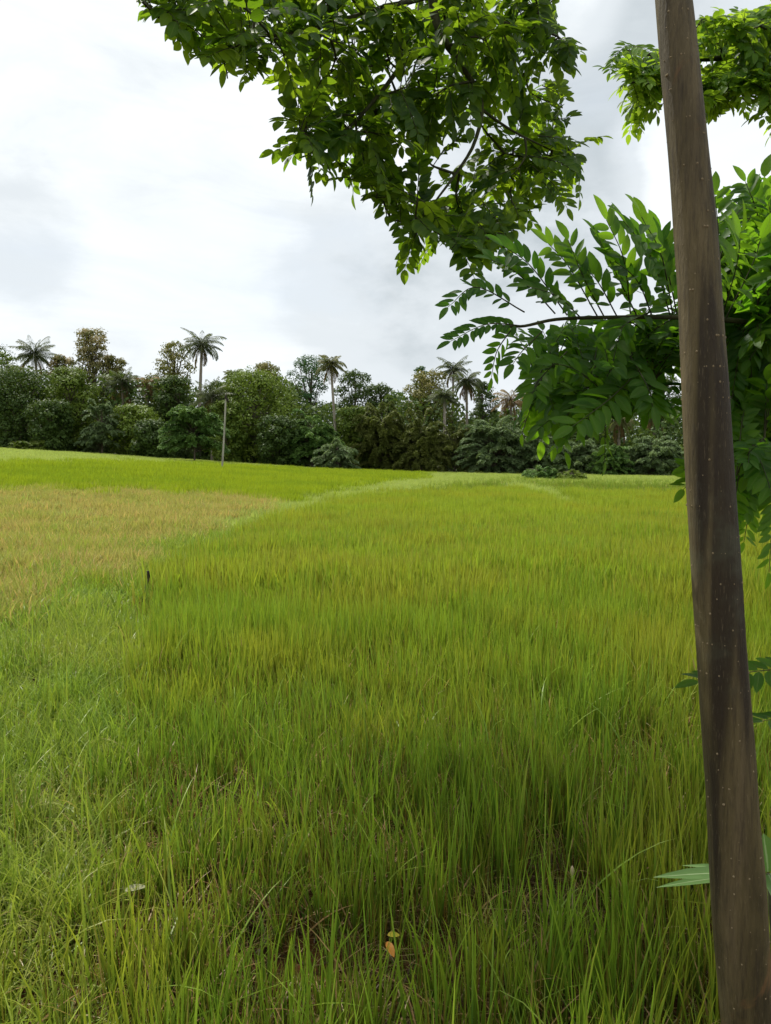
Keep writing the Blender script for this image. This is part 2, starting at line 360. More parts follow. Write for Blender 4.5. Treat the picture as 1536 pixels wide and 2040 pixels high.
EDGE_X = np.array([-300, 0, 200, 400, 650, 1000, 1340, 1536, 1900.]); EDGE_Y = np.array([872, 889, 904, 920, 935, 944, 950, 952, 955.])   # field border as seen
BROWN = [(-600, 968), (0, 966), (300, 972), (520, 984), (575, 992), (500, 1012), (420, 1040), (330, 1080), (250, 1118), (150, 1150), (0, 1200), (-600, 1330)]
BUND = [(-900, 1330), (-600, 1330), (0, 1200), (150, 1150), (250, 1118), (330, 1080), (420, 1040), (500, 1012), (575, 992), (650, 972), (760, 956), (870, 946), (1000, 944),
        (1010, 949), (880, 962), (790, 976), (680, 1002), (560, 1036), (470, 1090), (340, 1150), (310, 1260), (215, 1500), (190, 1700), (250, 2040), (300, 2500), (-900, 2500)]
BUND2 = [(1030, 958), (1110, 975), (1180, 1000), (1290, 1010), (1290, 1022), (1160, 1018), (1060, 985), (1000, 966)]
RICE2 = [(-900, 925), (0, 922), (200, 921), (420, 928), (640, 938), (860, 946), (760, 956), (650, 972), (575, 992), (520, 984), (300, 972), (0, 966), (-900, 966)]
FARG = [(-900, 800), (1600, 800), (1900, 958), (1340, 958), (1000, 951), (860, 946), (640, 938), (420, 928), (200, 921), (0, 922), (-900, 925)]
def sample(y0, y1, dens, side=1.25, minhalf=1.2):
    """random ground points between two distances, inside the view wedge and a margin"""
    hw1 = y1 * .545 * side + minhalf; n = int((y1 - y0) * 2 * hw1 * dens)
    x = np.random.uniform(-hw1, hw1, n); y = np.random.uniform(y0, y1, n); k = np.abs(x) < y * .545 * side + minhalf
    return x[k], y[k]
def wob(x, y, s=1., seed=0): return np.sin(x * 1.3 * s + 2 * np.sin(y * .9 * s + seed)) * .5 + np.sin(y * 2.1 * s + 1.7 * np.sin(x * 1.1 * s + seed * 2)) * .5
def pix(x, y):
    z = H(x, y); px, py, d = proj(np.stack([x, y, z + .22], -1)); j = 26 * np.clip(6 / np.maximum(y, 1), .14, 1)
    return px + (np.random.normal(0, 1, x.shape) + wob(x, y, 2)) * j * 1.1, py + (np.random.normal(0, .8, x.shape) + wob(x, y, 1.5, 3)) * j * .95
def zone(x, y):
    px, py = pix(x, y); z = np.zeros(x.shape, int)
    z[inpoly(px, py, FARG)] = 4; z[inpoly(px, py, RICE2)] = 3; z[inpoly(px, py, BUND) | inpoly(px, py, BUND2)] = 2; z[inpoly(px, py, BROWN)] = 1
    pe = proj(np.stack([x, y, H(x, y)], -1)); z[(pe[1] < np.interp(pe[0], EDGE_X, EDGE_Y)) & (y > 45)] = -1; z[y > 87] = -1
    return z
STAKE_AT = np.array([(289 - 768) / F * 8.3, 8.3])
TREE_AT = np.array([[.56, 1.14]])
def put(name, bands, col_for, zid, hscale, label, cat, thin=None):
    """scatter one zone; every distance band has its own tuft set, all in one object is not possible, so bands share one collection list"""
    pts = []; rz = []; sc_ = []; tl = []; idx = []; off = 0
    big = bpy.data.collections.new(name + '_tufts'); k0 = 0; P_ = []; I_ = []
    for (y0, y1, dens, col, ts) in bands:
        e0 = .22 * y0 if y0 > 1.5 else 0; e1 = .22 * y1 if y1 < 60 else 0
        x, y = sample(max(.9, y0 - e0), y1 + e1, dens); z = zone(x, y); k = np.isin(z, zid)
        u_ = np.clip(wob(x, y, 3 / (1 + y * .15), 5) * .5 + np.random.normal(0, .4, len(x)), -1, 1); k &= (y + u_ * .2 * y >= y0 - (9 if y0 < 1.5 else 0)) & (y + u_ * .2 * y < y1 + (9 if y1 > 60 else 0))
        if thin is not None: k &= np.random.rand(len(x)) < thin(x, y)
        k &= np.min((x[:, None] - TREE_AT[:, 0]) ** 2 + (y[:, None] - TREE_AT[:, 1]) ** 2, 1) > .01
        if name != 'low_weeds' and name != 'straw_litter': k &= np.random.rand(len(x)) > .97 * np.exp(-(((x - STAKE_AT[0] - .10) / .38) ** 2 + ((y - STAKE_AT[1] + .45) / .75) ** 2))
        x = x[k]; y = y[k]; n = len(x)
        if not n: continue
        nv = len(col.objects)
        hs = hscale(x, y) * np.random.uniform(.8, 1.18, n)
        pts.append(np.stack([x, y, H(x, y)], 1)); rz.append(np.random.uniform(0, 6.283, n)); sc_.append(np.stack([np.full(n, ts), np.full(n, ts), hs], 1))
        wind = np.stack([np.random.normal(0, .07, n), np.random.normal(0, .07, n)], 1); tl.append(wind)
        idx.append(np.random.randint(0, nv, n) + k0)
        for o in list(col.objects):
            if o.name not in [q.name for q in big.objects]: big.objects.link(o)
        k0 += nv
    pts = np.concatenate(pts); o = scatter(name, pts, np.concatenate(rz), np.concatenate(sc_), np.concatenate(tl), big, 1, label, cat)
    o.data.attributes['idx'].data.foreach_set('value', np.concatenate(idx).astype(np.int32))
    print(name, len(pts)); return o

def near_far(prefix, mat, hr, wr, lean, bend, rad=.055, nb=13, stems=False):
    # alphabetical order must follow the bands: a, b, c
    a = tufts(prefix + '_a', mat, 14, nb, rad, hr, wr, lean, bend, 6, .5, stems)
    b = tufts(prefix + '_b', mat, 7, int(nb * 1.7), rad * 2.4, hr, (wr[0] * 1.5, wr[1] * 1.6), lean, bend, 4, .3, stems)
    c = tufts(prefix + '_c', mat, 6, 60, .34, hr, (wr[0] * 3.0, wr[1] * 3.6), lean, bend, 3, .2)
    return a, b, c
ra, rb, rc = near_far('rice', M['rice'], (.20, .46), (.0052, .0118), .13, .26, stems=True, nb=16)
for q_ in list(rb.objects) + list(rc.objects): q_.data.materials[0] = M['rice_mid']
ri = tufts('rice_aa', M['rice'], 10, 16, .055, (.16, .40), (.0040, .0088), .12, .22, 6, .6, True)
fc = tufts('rice_d', M['rice_far'], 6, 60, .36, (.32, .48), (.018, .034), .15, .3, 3)
def rthin(x, y):
    n = wob(x, y, 4.1, 1) * .5 + wob(x, y, 9.7, 2) * .5; near = 1 - smooth(3.8, 8, y)
    p = 1 - near * smooth(-.05, .5, n) * .78 * smooth(-2.2, 0, x + .9)
    hole = 0
    for hx, hy, sx, sy in ((.05, 2.22, .17, .45), (-.42, 2.2, .16, .2), (.62, 2.45, .16, .18), (-.22, 3.0, .07, .25), (-.75, 3.3, .1, .3), (.95, 3.1, .08, .25)): hole = hole + .9 * np.exp(-(((x - hx) / sx) ** 2 + ((y - hy) / sy) ** 2))
    return p * (1 - .94 * np.clip(hole, 0, 1))
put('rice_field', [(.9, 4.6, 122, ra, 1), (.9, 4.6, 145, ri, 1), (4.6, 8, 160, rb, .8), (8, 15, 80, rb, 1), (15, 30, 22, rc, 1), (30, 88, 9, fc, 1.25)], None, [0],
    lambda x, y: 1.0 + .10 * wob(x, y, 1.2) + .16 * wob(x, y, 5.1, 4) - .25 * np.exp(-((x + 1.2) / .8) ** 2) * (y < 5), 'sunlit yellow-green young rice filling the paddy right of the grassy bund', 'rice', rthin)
ba, bb, bc = near_far('bright', M['rice_bright'], (.30, .46), (.006, .0105), .14, .25)
put('far_rice_field', [(7, 15, 70, bb, 1), (15, 30, 24, bc, 1), (30, 88, 9, bc, 1.25)], None, [3], lambda x, y: np.ones(x.shape), 'bright lime green rice strip beyond the straw coloured patch', 'rice')
wa, wb_, wc = near_far('weed', M['weed'], (.12, .34), (.004, .009), .5, .9, .07, 16)
for q_ in wc.objects: q_.data.materials[0] = M['bund']
bd = tufts('weed_d', M['bund'], 6, 60, .36, (.14, .34), (.014, .026), .45, .8, 3)
def wthin(x, y): return 1 - .5 * smooth(.2, .8, wob(x, y, 3, 5)) * (1 - smooth(4, 8, y))
put('weedy_bund_grass', [(.9, 7, 330, wa, 1), (7, 15, 110, wb_, 1), (15, 30, 30, wc, 1), (30, 88, 11, bd, 1.2)], None, [2],
    lambda x, y: .9 + .25 * wob(x, y, 1.8, 3), 'soft pale green wild grass and weeds on the bund at left', 'grass', wthin)
da, db, dc = near_far('dryg', M['dry'], (.22, .42), (.005, .010), .38, .9)
put('dry_grass_patch', [(4, 7, 150, da, 1), (7, 15, 75, db, 1), (15, 30, 26, dc, 1), (30, 60, 10, dc, 1.2)], None, [1],
    lambda x, y: .85 + .2 * wob(x, y, 1.5, 2), 'straw coloured drying grass patch left of the bund', 'dry grass')
fb = tufts('verge_a', M['bund'], 6, 60, .36, (.14, .32), (.018, .032), .4, .8, 3)
put('field_edge_grass', [(30, 88, 11, fb, 1.3)], None, [4], lambda x, y: np.ones(x.shape), 'pale rough grass verge in front of the dark tree line', 'grass')
put('stray_rice', [(.9, 7, 40, ra, 1), (7, 15, 8, rb, 1)], None, [2], lambda x, y: np.full(x.shape, .85), 'scattered rice stalks standing among the weeds on the bund', 'rice', lambda x, y: smooth(-.3, .8, wob(x, y, 2.2, 7)))
put('stray_green_grass', [(4, 7, 60, wa, 1.2), (7, 15, 40, wb_, 1.2), (15, 30, 10, wc, 1.1)], None, [1], lambda x, y: np.full(x.shape, 1.25), 'green grass coming up through the straw coloured patch', 'grass', lambda x, y: .15 + .85 * smooth(-.1, .9, wob(x, y, 1.4, 9) + .5 * (11 - y) / 4))
long_ = tufts('long_a', M['weed'], 5, 3, .05, (.35, .6), (.006, .011), .6, 1.1, 7)
put('arching_grass', [(1.2, 6, 9, long_, 1)], None, [0, 2], lambda x, y: np.ones(x.shape), 'single long arching grass blades above the near rice and weeds', 'grass')
# sparse rice stalks mixed in the weeds, straw litter and low weeds on the soil
lit = bpy.data.collections.new('litter_tufts')
for i in range(6):
    mb = MB()
    for k in range(14):
        a = random.uniform(0, 6.283); blade(mb, (random.uniform(-.1, .1), random.uniform(-.1, .1), random.uniform(.004, .03)), a, random.uniform(1.2, 1.6), random.uniform(.06, .22), random.uniform(.003, .006), random.uniform(-.5, .4), 4, random.random(), random.random())
    mb.build('litter_%d' % i, M['litter'], col=lit)
put('straw_litter', [(.9, 6, 85, lit, 1), (7, 8.6, 70, lit, 1)], None, [0, 2], lambda x, y: np.ones(x.shape), 'dry straw and dead leaf bits lying on the soil between near rice stalks', 'straw', lambda x, y: .25 + .75 * smooth(-1.2, -.5, x))
under = tufts('undergrass', M['weed'], 6, 16, .10, (.06, .18), (.004, .008), .6, 1.0, 4)
put('low_weeds', [(.9, 5, 95, under, 1), (6.8, 8.7, 22, under, .8)], None, [0, 2], lambda x, y: np.ones(x.shape), 'low thin weeds at the feet of the near rice stalks', 'weeds')

# ------------------------------------------------------------ far trees
def leaf_cloud(mb, c, nrm, size, up=None, elong=1.5, rnd=None, flush=None, m=0):
    n = len(c); nrm = unit(nrm); r = unit(np.random.normal(0, 1, (n, 3))) if up is None else unit(up + np.random.normal(0, .3, (n, 3)))
    t = unit(np.cross(nrm, r)); b = np.cross(nrm, t); s = size * np.random.uniform(.6, 1.3, (n, 1))
    v = np.stack([c - b * s * elong * .5, c - t * s * .5 + nrm * s * .1, c + b * s * elong * .5, c + t * s * .5 + nrm * s * .1], 1).reshape(-1, 3)
    rnd = np.random.rand(n) if rnd is None else rnd; fl = np.zeros(n) if flush is None else flush
    a = np.repeat(np.stack([rnd, fl, np.zeros(n)], 1), 4, 0)
    mb.add(v, np.arange(4 * n).reshape(-1, 4), None, a, m)

def place(px, D): return (px - 768) / F * D, D
def broadleaf(name, px, top, hw, D, mat, label, cat='tree', low=.12, n=5200, leaf=.20, group='trees in the line beyond the field', lobes=20, shape=1., airy=0., base=None):
    n = int(n * 1.9); leaf *= .85; hw *= 1.1; low *= .6; lobes = int(lobes * 1.2)
    X, Y = place(px, D); zb = hz(X, Y) - .1; zt = CH + (HOR - top) / F * D; Ht = zt - zb; W = hw / F * D
    root = empty(name, (X, Y, zb)); tag(root, label, cat, group)
    tk = MB(); lean = random.uniform(-.08, .08) * Ht
    tr = .022 * Ht + .05
    pts = spline([(X, Y, zb - .1), (X + lean * .4, Y, zb + Ht * .3), (X + lean, Y + .2, zb + Ht * .6), (X + lean * 1.2, Y, zb + Ht * .88)], 10)
    tube(tk, pts, np.linspace(tr, tr * .25, 10), 7)
    cz0 = zb + Ht * low; mb = MB(); cc = []; rr = []
    for k in range(lobes):
        t = (k + .5) / lobes; z = cz0 + (zt - cz0) * (t ** .9); prof = math.sin(math.pi * min(.97, (.16 + .78 * t ** shape))) ** .6
        a = k * 2.399 + random.uniform(-.4, .4); r = W * prof * random.uniform(.35, .78)
        rad = W * random.uniform(.26, .42) * (.75 + .35 * prof)
        z = min(z, zt - rad * .7); c = np.array((X + lean * t + r * math.cos(a), Y + r * .85 * math.sin(a), z)); cc.append(c); rr.append(rad)
        p0 = Vector(pts[min(9, int(t * 8))]); tube(tk, [p0, p0.lerp(Vector(c), .5) + Vector((0, 0, -.08 * Ht * .5)), Vector(c)], [tr * .35, tr * .22, tr * .1], 5)
    cc = np.array(cc); rr = np.array(rr); w = rr ** 2 / (rr ** 2).sum(); k = np.random.choice(lobes, n, p=w)
    d = unit(np.random.normal(0, 1, (n, 3))); d[:, 2] = np.where(np.random.rand(n) < .55, np.abs(d[:, 2]), d[:, 2]); rad = rr[k] * np.random.uniform(.55, 1.08, n) ** .7
    # small clumps break up each lobe's outline
    bump = 1 + .22 * np.sin(d[:, 0] * 9 + k) * np.sin(d[:, 2] * 8 + k * 2) + .12 * np.sin(d[:, 1] * 17 + d[:, 0] * 13)
    c = cc[k] + d * (rad * bump)[:, None] * np.array((1, 1, .8)); hgt = np.clip((c[:, 2] - cz0) / (zt - cz0 + .01), 0, 1)
    c[:, 2] = np.maximum(c[:, 2], zb + .1)
    if airy:
        g = np.sin(c[:, 0] * 2.3) * np.sin(c[:, 2] * 3.1 + 1) * np.sin(c[:, 1] * 2 + .5); kk = g < 1 - airy; kk = g < np.quantile(g, 1 - airy); c = c[kk]; d = d[kk]; hgt = hgt[kk]; k = k[kk]
    leaf_cloud(mb, c, d * 1.25 + np.random.normal(0, .42, c.shape) + np.array((0, 0, .3)), leaf, None, 1.6, np.clip(np.random.rand(len(c)) * .8 + .2 * ((k * 7) % 5) / 5, 0, 1), smooth(.45, .95, hgt))
    tk.build('trunk', M['bark_dark'], root); mb.build('crown', mat, root); return root

def feathery(name, px, top, hw, D, mat, label, cat='shrub', n_br=70, group='shrubs at the foot of the tree line', low=.05, leaf=.11, arch=.9, upright=.6):
    """a shrub of arching sprays set with small leaflets"""
    X, Y = place(px, D); zb = hz(X, Y) - .1; zt = CH + (HOR - top) / F * D; Ht = zt - zb; W = hw / F * D
    root = empty(name, (X, Y, zb)); tag(root, label, cat, group); tk = MB(); mb = MB()
    tube(tk, spline([(X, Y, zb - .1), (X + .05, Y, zb + Ht * .25), (X - .08, Y, zb + Ht * .55)], 6), np.linspace(.05 + .012 * Ht, .03, 6), 6)
    C = []; Nn = []; U = []; Rr = []
    for b in range(n_br):
        t = random.random() ** .8; z0 = zb + Ht * (low + .62 * t * random.uniform(.6, 1)); a = random.uniform(0, 6.283)
        reach = W * random.uniform(.55, 1.08) * math.sqrt(max(.08, 1 - (max(0, t - .35) / .75) ** 2)); rise = Ht * random.uniform(.1, .38) * upright * (.4 + t)
        p0 = np.array((X, Y, z0 - Ht * .05)); p2 = p0 + np.array((math.cos(a) * reach, math.sin(a) * reach * .8, rise)); p1 = (p0 + p2) / 2 + np.array((0, 0, Ht * .10))
        p3 = p2 + np.array((math.cos(a) * reach * .16, math.sin(a) * reach * .13, -Ht * .05 * arch)); p3[2] = min(p3[2], zt); m_ = int(40 + 25 * reach)
        cp = np.array([tuple(v) for v in spline([p0, p1, p2, p3], m_)]); cp[:, 2] = np.minimum(cp[:, 2], zt)
        tube(tk, [cp[0], cp[m_ // 2], cp[-1]], [.035, .02, .008], 4)
        s = cp[int(m_ * .25):]; tg = unit(np.gradient(s, axis=0)); sd = unit(np.cross(tg, (0, 0, 1))); rv = random.random()
        for rep in range(5):
            off = np.random.uniform(-1, 1, (len(s), 1)); fall = np.random.uniform(0, 1, (len(s), 1))
            C.append(s + sd * off * .38 + np.array((0, 0, -1)) * (np.abs(off) * .22 + fall * .12)); Nn.append(np.array((0, 0, 1.)) + np.random.normal(0, .45, s.shape) + sd * off * .5); U.append(np.full(len(s), rv))
    C = np.concatenate(C); Nn = np.concatenate(Nn); U = np.concatenate(U); C[:, 2] = np.maximum(C[:, 2], zb + .08)
    leaf_cloud(mb, C, Nn, leaf, None, 2.4, np.clip(U * .6 + np.random.rand(len(U)) * .4, 0, 1), smooth(.5, 1, (C[:, 2] - zb) / Ht))
    tk.build('trunk', M['bark_dark'], root); mb.build('crown', mat, root); return root

def palm(px, py, D, base_px, label, mat, rad=3.6, n=20, droop=1., mat_dead=None, ndead=3, trunk_w=.17):
    """coconut palm: ringed trunk, feather fronds that rise then hang"""
    X, Y = place(px, D); z = CH + (HOR - py) / F * D; X0 = place(base_px, D)[0]; zb = hz(X0, Y) - .1
    root = empty('coconut_palm', (X0, Y, zb)); tag(root, label, 'palm', 'coconut palms in the tree line')
    tk = MB(); tp = spline([(X0, Y, zb), (X0 + (X - X0) * .15, Y, zb + (z - zb) * .35), (X0 + (X - X0) * .6, Y, zb + (z - zb) * .72), (X, Y, z)], 30)
    tube(tk, tp, [trunk_w * (1.25 - .5 * i / 29) * (1 + .05 * (i % 2)) for i in range(30)], 8)
    tk.build('trunk', M['bark_palm'], root); mb = MB(); dm = MB(); C0 = np.array((X, Y, z))
    n = int(n * 1.5); rad *= .76
    for f in range(n + ndead):
        dead = f >= n; a = f * 2.399 + random.uniform(-.2, .2); el = R(random.uniform(-60, -35)) if dead else R(82 - 112 * ((f + .5) / n) ** .9 + random.uniform(-8, 8))
        Lr = rad * random.uniform(.75, 1.3) * (.8 if el > 1.1 else 1); m_ = 16; dv = random.uniform(.45, 1.15); p = C0.copy(); pts = [p.copy()]; e_ = el; hd = np.array((math.cos(a), math.sin(a), 0))
        for k in range(m_):
            p = p + Lr / m_ * (hd * math.cos(e_) + np.array((0, 0, 1)) * math.sin(e_)); e_ -= droop * dv * (.05 + .085 * k / m_) * (1.1 - .3 * (el < 0)); pts.append(p.copy())
        tgt = dm if dead else mb; tube(tgt, pts, np.linspace(.045, .012, m_ + 1), 4, info=.9)
        pts = np.array(pts); S = 30; ts = np.linspace(.12, 1, S) * m_; i0 = np.minimum(ts.astype(int), m_ - 1); fr = (ts - i0)[:, None]; q = pts[i0] * (1 - fr) + pts[i0 + 1] * fr; tg = unit(pts[i0 + 1] - pts[i0])
        sd = np.array((-hd[1], hd[0], 0)); ll = rad * .32 * np.sin(np.clip(np.linspace(.25, 1, S), 0, 1) * math.pi * .88 + .15)[:, None] * random.uniform(.7, 1.1)
        for sg in (-1, 1):
            d = unit(tg * .75 + sd * sg * .9 + np.array((0, 0, -.55 - .4 * random.random())) + np.random.normal(0, .09, q.shape)); ll = ll * np.random.uniform(.75, 1.2, ll.shape); tip = q + d * ll + np.array((0, 0, -.12)) * ll
            mid = q + d * ll * .5; w = unit(np.cross(d, np.array((0, 0, 1)) + sd * sg * .6)) * .034
            V = np.stack([q - tg * .02, mid - w, tip, mid + w], 1).reshape(-1, 3); A = np.repeat(np.stack([np.random.rand(S) * .7 + (.3 if el > .5 else 0), np.zeros(S), np.zeros(S)], 1), 4, 0)
            tgt.add(V, np.arange(4 * S).reshape(-1, 4), None, A)
    mb.build('crown', mat, root)
    if ndead: dm.build('dead_fronds', mat_dead or M['c_brown'], root)
    return root

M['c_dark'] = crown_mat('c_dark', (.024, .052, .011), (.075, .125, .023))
M['c_mid'] = crown_mat('c_mid', (.05, .105, .013), (.16, .215, .027))
M['c_light'] = crown_mat('c_light', (.06, .12, .016), (.20, .27, .03))
M['c_olive'] = crown_mat('c_olive', (.075, .090, .018), (.19, .18, .035), (.26, .23, .07))
M['c_flush'] = crown_mat('c_flush', (.080, .10, .03), (.20, .19, .06), (.42, .33, .15))
M['c_emer'] = crown_mat('c_emer', (.018, .065, .024), (.05, .14, .04))
M['c_grey'] = crown_mat('c_grey', (.07, .125, .045), (.23, .31, .14))
M['c_feather'] = crown_mat('c_feather', (.05, .125, .028), (.17, .29, .07))
M['c_palm'] = crown_mat('c_palm', (.035, .050, .02), (.10, .12, .05))
M['c_palmy'] = crown_mat('c_palmy', (.07, .08, .025), (.18, .18, .06))
M['c_brown'] = crown_mat('c_brown', (.13, .08, .035), (.32, .21, .09))
M['c_bamboo'] = crown_mat('c_bamboo', (.07, .095, .02), (.18, .20, .05))
B = broadleaf; Fe = feathery
# skyline, left to right
B('broadleaf_tree', -25, 690, 60, 100, M['c_dark'], 'dark tree cut by the left edge of the photo, left of the first coconut palm', airy=.25)
B('broadleaf_tree', 22, 705, 34, 97, M['c_mid'], 'thin loose tree between the left edge and the first coconut palm', airy=.35, n=3000)
palm(78, 708, 95, 86, 'full green coconut palm on the skyline, leftmost palm in the line', M['c_palm'], 3.9, 22, .9)
B('mango_tree', 140, 712, 34, 96, M['c_flush'], 'low rounded tree with tan young leaves right of the leftmost palm', low=.3)
B('mango_tree', 190, 660, 44, 98, M['c_flush'], 'tall column shaped tree tipped with tan new leaves, highest tree at left', low=.25, n=7000, lobes=26, shape=1.2)
B('broadleaf_tree', 242, 712, 30, 100, M['c_olive'], 'narrow olive tree right of the tall tan tipped tree', low=.3)
palm(248, 762, 90, 250, 'low coconut palm with many hanging fronds under the narrow olive tree', M['c_palm'], 3.3, 20, 1.15, ndead=6)
palm(298, 768, 92, 300, 'small coconut palm with orange brown fronds left of the loose dark tree', M['c_brown'], 2.7, 15, 1.15, ndead=5)
B('broadleaf_tree', 335, 684, 47, 99, M['c_olive'], 'loose dark tree with sky showing through left of the tallest palm', low=.35, airy=.38, n=6500)
palm(407, 690, 93, 398, 'tallest dark coconut palm with a curved trunk and ragged hanging fronds', M['c_palm'], 3.5, 20, 1.25, ndead=5, trunk_w=.2)
palm(468, 752, 104, 470, 'small palm top peeping over the tree behind the leaning post', M['c_palmy'], 2.4, 14, 1., ndead=0)
palm(425, 792, 86, 424, 'grey green coconut palm with arching fronds just left of the leaning post', M['c_palm'], 3.6, 18, .9, ndead=4)
B('broadleaf_tree', 535, 726, 38, 98, M['c_olive'], 'rounded olive topped tree left of the emerald tree', low=.3)
B('broadleaf_tree', 436, 762, 42, 103, M['c_dark'], 'dark low crown between the tallest palm and the leaning post', low=.2)
B('broadleaf_tree', 478, 742, 40, 101, M['c_mid'], 'rounded green tree on the skyline above the leaning post', low=.3)
B('layered_tree', 604, 714, 46, 102, M['c_emer'], 'dark emerald tree with layered open crown left of the slender palm', low=.45, airy=.34, n=6500, leaf=.17)
palm(660, 728, 88, 670, 'slender coconut palm with a long pale bare trunk in the middle of the line', M['c_palmy'], 2.7, 19, 1.1, ndead=5, trunk_w=.17)
B('broadleaf_tree', 704, 742, 44, 97, M['c_dark'], 'dark rounded tree just right of the slender palm', low=.25)
B('broadleaf_tree', 763, 768, 44, 99, M['c_dark'], 'lower dark tree at the dip of the skyline', low=.25)
B('mango_tree', 842, 742, 52, 96, M['c_olive'], 'wide tree with ochre young leaves left of the twin palms', low=.3, n=6500)
B('broadleaf_tree', 838, 733, 22, 104, M['c_emer'], 'small dark crown standing above the ochre leaved tree', low=.5, n=2200)
palm(902, 738, 97, 900, 'green coconut palm, farther one of the twin palms right of the ochre tree', M['c_palm'], 3.0, 17, .9)
palm(928, 762, 91, 930, 'ragged coconut palm with a skirt of dead fronds, nearer one of the twin palms', M['c_palm'], 3.0, 18, 1.3, ndead=9)
palm(884, 792, 87, 886, 'blue grey coconut palm low in front of the ochre tree', M['c_palm'], 2.9, 16, .8, ndead=1)
B('broadleaf_tree', 968, 764, 34, 99, M['c_dark'], 'dark tree right of the twin palms behind the orange palm', low=.3, airy=.2)
palm(1016, 800, 90, 1016, 'orange brown palm half hidden under the hanging leafy branch', M['c_brown'], 3.2, 16, 1.1, ndead=4)
B('broadleaf_tree', 1075, 806, 45, 95, M['c_olive'], 'olive tree behind the hanging leafy branch, right of the orange palm', low=.2)
B('broadleaf_tree', 1150, 812, 46, 98, M['c_dark'], 'dark tree hidden behind the lowest leaves of the hanging branch', low=.2)
palm(1230, 838, 89, 1232, 'dull brown green palm behind the pale shrubs, left of the foreground trunk', M['c_palmy'], 3.1, 18, 1.2, ndead=8)
B('broadleaf_tree', 1330, 750, 50, 101, M['c_dark'], 'tall dark tree directly left of the foreground trunk', low=.15)
palm(1300, 822, 92, 1302, 'grey palm below the tall dark tree left of the foreground trunk', M['c_palm'], 3., 17, 1.1, ndead=6)
B('broadleaf_tree', 1425, 770, 60, 100, M['c_mid'], 'broad green tree mostly behind the foreground trunk', low=.15)
B('broadleaf_tree', 1530, 790, 66, 97, M['c_dark'], 'dark tree at the right edge of the photo behind the leaves', low=.15)
# front row
B('broadleaf_tree', 42, 738, 78, 89, M['c_dark'], 'large very dark spreading tree at the left end of the front row', low=.03, n=9000, lobes=30)
B('broadleaf_tree', 152, 735, 55, 88, M['c_mid'], 'bushy green tree in the front row under the tan tipped tree', low=.03, n=8000, lobes=26)
B('broadleaf_tree', 108, 800, 46, 84, M['c_dark'], 'short dark tree in front, between the two biggest front trees at left', low=.02, n=5000)
Fe('feathery_shrub', 205, 790, 42, 84, M['c_grey'], 'greyish shrub with upright sprays below the low hanging palm', upright=.9)
B('broadleaf_tree', 265, 808, 50, 86, M['c_light'], 'light green rounded bush below the orange brown small palm', low=.03)
B('broadleaf_tree', 345, 752, 50, 91, M['c_dark'], 'dense dark tree just left of the tallest palm trunk', low=.03, n=7000)
B('broadleaf_tree', 310, 838, 44, 83, M['c_dark'], 'low dark bush left of the lone feathery tree', low=.02)
Fe('feathery_tree', 388, 806, 62, 74, M['c_feather'], 'lone light green feathery tree with a short trunk standing out on the field edge', 'tree', 120, 'trees in the line beyond the field', .22, .12, .8, .8)
B('broadleaf_tree', 508, 742, 76, 88, M['c_light'], 'big fresh green tree right of the leaning post', low=.03, n=11000, lobes=34)
B('broadleaf_tree', 455, 800, 40, 84, M['c_mid'], 'mid green bush directly behind the leaning post', low=.02)
B('broadleaf_tree', 555, 830, 50, 83, M['c_dark'], 'dark low bush between the big fresh green tree and the blue green bush', low=.02)
Fe('feathery_tree', 622, 805, 66, 84, M['c_feather'], 'blue green feathery tree left of the slender palm trunk', 'tree', 130, 'trees in the line beyond the field', .08, .13, .9, .6)
Fe('feathery_shrub', 672, 850, 44, 79, M['c_grey'], 'low shrub with pale leaf clusters at the foot of the slender palm', upright=.5)
Fe('bamboo_clump', 760, 786, 56, 85, M['c_bamboo'], 'brownish bamboo like clump in the centre of the tree line', 'bamboo', 150, 'bamboo clumps in the tree line', .03, .13, 1.4, .9)
Fe('bamboo_clump', 838, 812, 50, 83, M['c_bamboo'], 'shorter brownish bamboo like clump right of the central one', 'bamboo', 130, 'bamboo clumps in the tree line', .03, .12, 1.4, .9)
B('broadleaf_tree', 710, 812, 40, 88, M['c_mid'], 'green bush between the slender palm and the central bamboo', low=.03)
Fe('feathery_shrub', 905, 825, 50, 84, M['c_bamboo'], 'olive feathery shrub below the blue grey palm', upright=.8)
Fe('feathery_shrub', 985, 812, 72, 82, M['c_grey'], 'large pale grey green shrub left of the low bush on the field', 'shrub', 170, upright=.8)
Fe('feathery_shrub', 1070, 838, 54, 81, M['c_grey'], 'pale shrub directly behind the low bush on the field', 'shrub', 120, upright=.6)
Fe('feathery_shrub', 1155, 862, 52, 82, M['c_grey'], 'short grey green shrub below the lowest leaves of the branch', 'shrub', 110)
Fe('feathery_shrub', 1215, 866, 40, 80, M['c_feather'], 'small greener shrub between two grey green ones, left of the trunk', 'shrub', 90)
Fe('feathery_shrub', 1300, 848, 62, 81, M['c_grey'], 'wide grey green shrub touching the foreground trunk at left', 'shrub', 140, upright=.7)
B('broadleaf_tree', 1420, 840, 62, 84, M['c_mid'], 'round green bush behind the foreground trunk', low=.02)
Fe('feathery_shrub', 1520, 850, 60, 82, M['c_grey'], 'grey green shrub at the right edge behind the foreground leaves', 'shrub', 110)
Fe('low_bush', 1085, 922, 40, 60, M['c_feather'], 'low light green bush alone on the field edge, left half of a pair', 'bush', 90, 'low bushes on the field edge', 0, .08, .6, .8)
Fe('low_bush', 1138, 930, 30, 59, M['c_light'], 'lower bush with yellowish leaves joined to the right of the other low bush', 'bush', 70, 'low bushes on the field edge', 0, .08, .6, .8)
Fe('low_bush', 58, 868, 38, 82, M['c_mid'], 'small green bush at the left edge where the field meets the trees', 'bush', 70, 'low bushes on the field edge', 0, .1, .6, .8)

